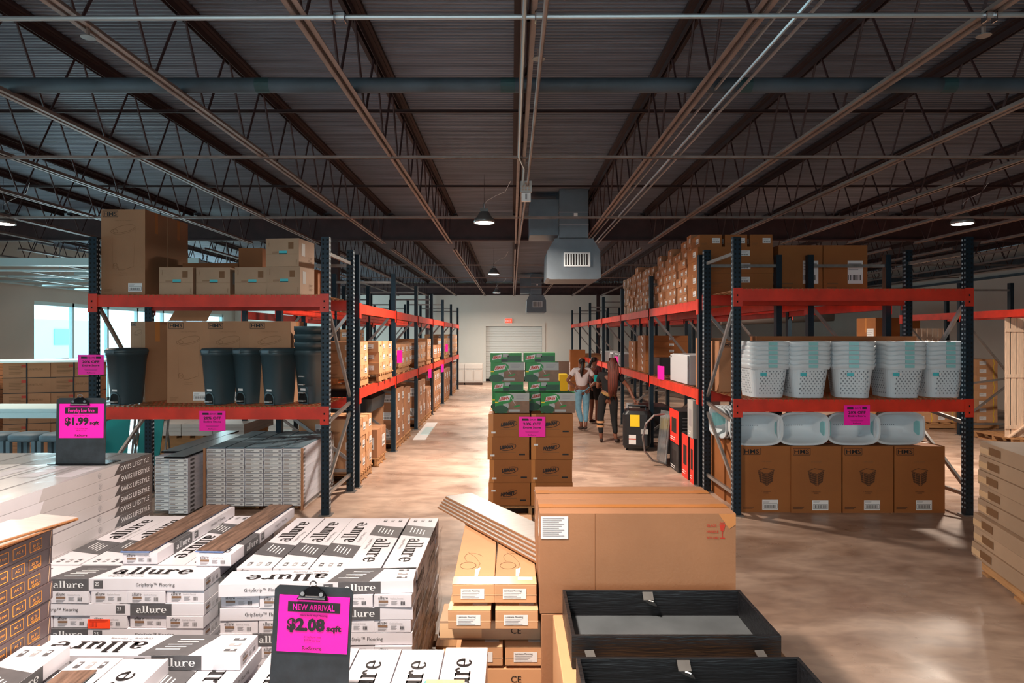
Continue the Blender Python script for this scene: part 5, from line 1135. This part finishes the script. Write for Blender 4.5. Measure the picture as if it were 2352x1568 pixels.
    h_ = v['hd']; hp_ = [(h_+Vector((0, -.015, .075)), (.074, .08)), (h_+Vector((0, -.03, .02)), (.082, .075)), (h_+Vector((0, -.05, -.05)), (.06, .045))]
    if braid: 
        hb = [(h_+Vector((0, -.03, .085)), (.085, .085)), (h_+Vector((0, -.05, .0)), (.1, .08)), (h_+Vector((0, -.09, -.12)), (.075, .05)), (h_+Vector((-.01, -.10, -.3)), (.07, .035)), (h_+Vector((-.01, -.10, -.42)), (.05, .03)), (h_+Vector((-.01, -.10, -.5)), (.03, .02))]
        skinned('hair', hair, hb, chain(6), r)
        q = MB(); rg = random.Random(2)
        for n_ in range(22):
            t = -1.2+2.4*n_/21; x0, y0 = h_.x+.095*math.sin(t), h_.y-.035-.085*math.cos(t); e = rg.uniform(.48, .66)
            q.tube([(x0*.6+h_.x*.4, y0+.03, h_.z+.11), (x0, y0, h_.z+.0), (x0+.01, y0-.04, h_.z-.15), (x0*.95+h_.x*.03, y0-.05, h_.z-.34), (x0*.85+h_.x*.1, y0-.055, h_.z-e)], [.012, .013, .013, .012, .006], 'hair_braid' if n_ % 3 else 'hair_brown', 6)
        q.build('braids', r, 0, True)
    else: skinned('hair', hair, hp_, chain(3), r); skinned('ponytail', hair, [(h_+Vector((0, -.08, .02)), .035), (h_+Vector((-.03, -.12, -.08)), .035), (h_+Vector((-.05, -.13, -.2)), .03), (h_+Vector((-.04, -.12, -.3)), .015)], chain(4), r)
    f = MB(); f.loft([[(h_.x+.012*math.cos(t), h_.y+.075+dy, h_.z-.0+.014*math.sin(t)) for t in [i*PI/3 for i in range(6)]] for dy in (0, .025)], 'skin'); f.build('nose', r)
    f = MB(); f.box(h_.x-.026, h_.x+.026, h_.y+.083, h_.y+.088, h_.z-.042, h_.z-.032, 'ink_red'); f.build('mouth', r)
    for s in (-1, 1):
        f = MB(); f.tube([(h_.x+s*.03, h_.y+.078, h_.z+.02), (h_.x+s*.03, h_.y+.086, h_.z+.02)], .009, 'ink_black', 8); f.build('eye', r)
    return tag(r, lab, 'person', None, loc, rz)
person('person in a white t-shirt and light jeans standing with hands on hips', (XX(1336, 13.6), 13.6, 0), .25, dict(le=(-.34, -.06, 1.04), lw=(-.17, -.06, .90), re=(.30, -.08, 1.03), rw=(.14, -.10, .88), lk=(-.07, .02, .45), la=(-.02, -.05, .09), lt=(-.03, .08, .03), rk=(.10, .0, .45), ra=(.03, -.15, .10), rt=(.05, -.02, .03), lh=(-.08, 0, .80), rh=(.09, 0, .80)), 'shirt_white', 'denim', 'hair_dark')
person('person in a maroon shirt and dark shorts partly behind the white t-shirt', (XX(1366, 14.5), 14.6, 0), -.9, dict(), 'shirt_maroon', 'cloth_black', 'hair_dark', shorts=True)
p3 = person('person with long reddish braids in black clothes leaning a hand on the appliance', (XX(1398, 12.0), 12.0, 0), -.05, dict(hd=(.07, .03, 1.44), tp=(.07, .03, 1.53), nk=(.04, .01, 1.32), re=(.36, .0, 1.02), rw=(.45, -.10, .80), lh=(-.11, 0, .82), lk=(-.15, .02, .45), la=(-.14, -.02, .08), lt=(-.12, .1, .03), rk=(.10, .03, .45), ra=(.12, -.05, .08), rt=(.2, .03, .03), le=(-.2, .1, 1.0), lw=(-.1, .2, 1.05)), 'cloth_black', 'cloth_black', 'hair_braid', braid=True)
skinned('tied_jacket', 'khaki', [((-.15, -.03, .86), (.05, .09)), ((0, -.06, .87), (.06, .07)), ((.15, -.03, .86), (.05, .09))], chain(3), p3, 2, 1)
f = MB(); f.tube([(-.15, .01, .36), (-.15, .01, .40)], .073, 'cardboard_tan', 12, False); f.tube([(-.15, .01, .28), (-.15, .01, .32)], .07, 'cardboard_tan', 12, False); f.build('stripe', p3)
b = MB(); b.box(-.09, .09, -.01, .01, -.06, .06, 'teal'); b.box(.04, .09, -.012, -.01, -.06, .02, 'pink'); tag(b.build('packet'), 'teal packet held by the person with braids', 'packet', None, (XX(1385, 12)-.06, 12.14, 1.17), .2)
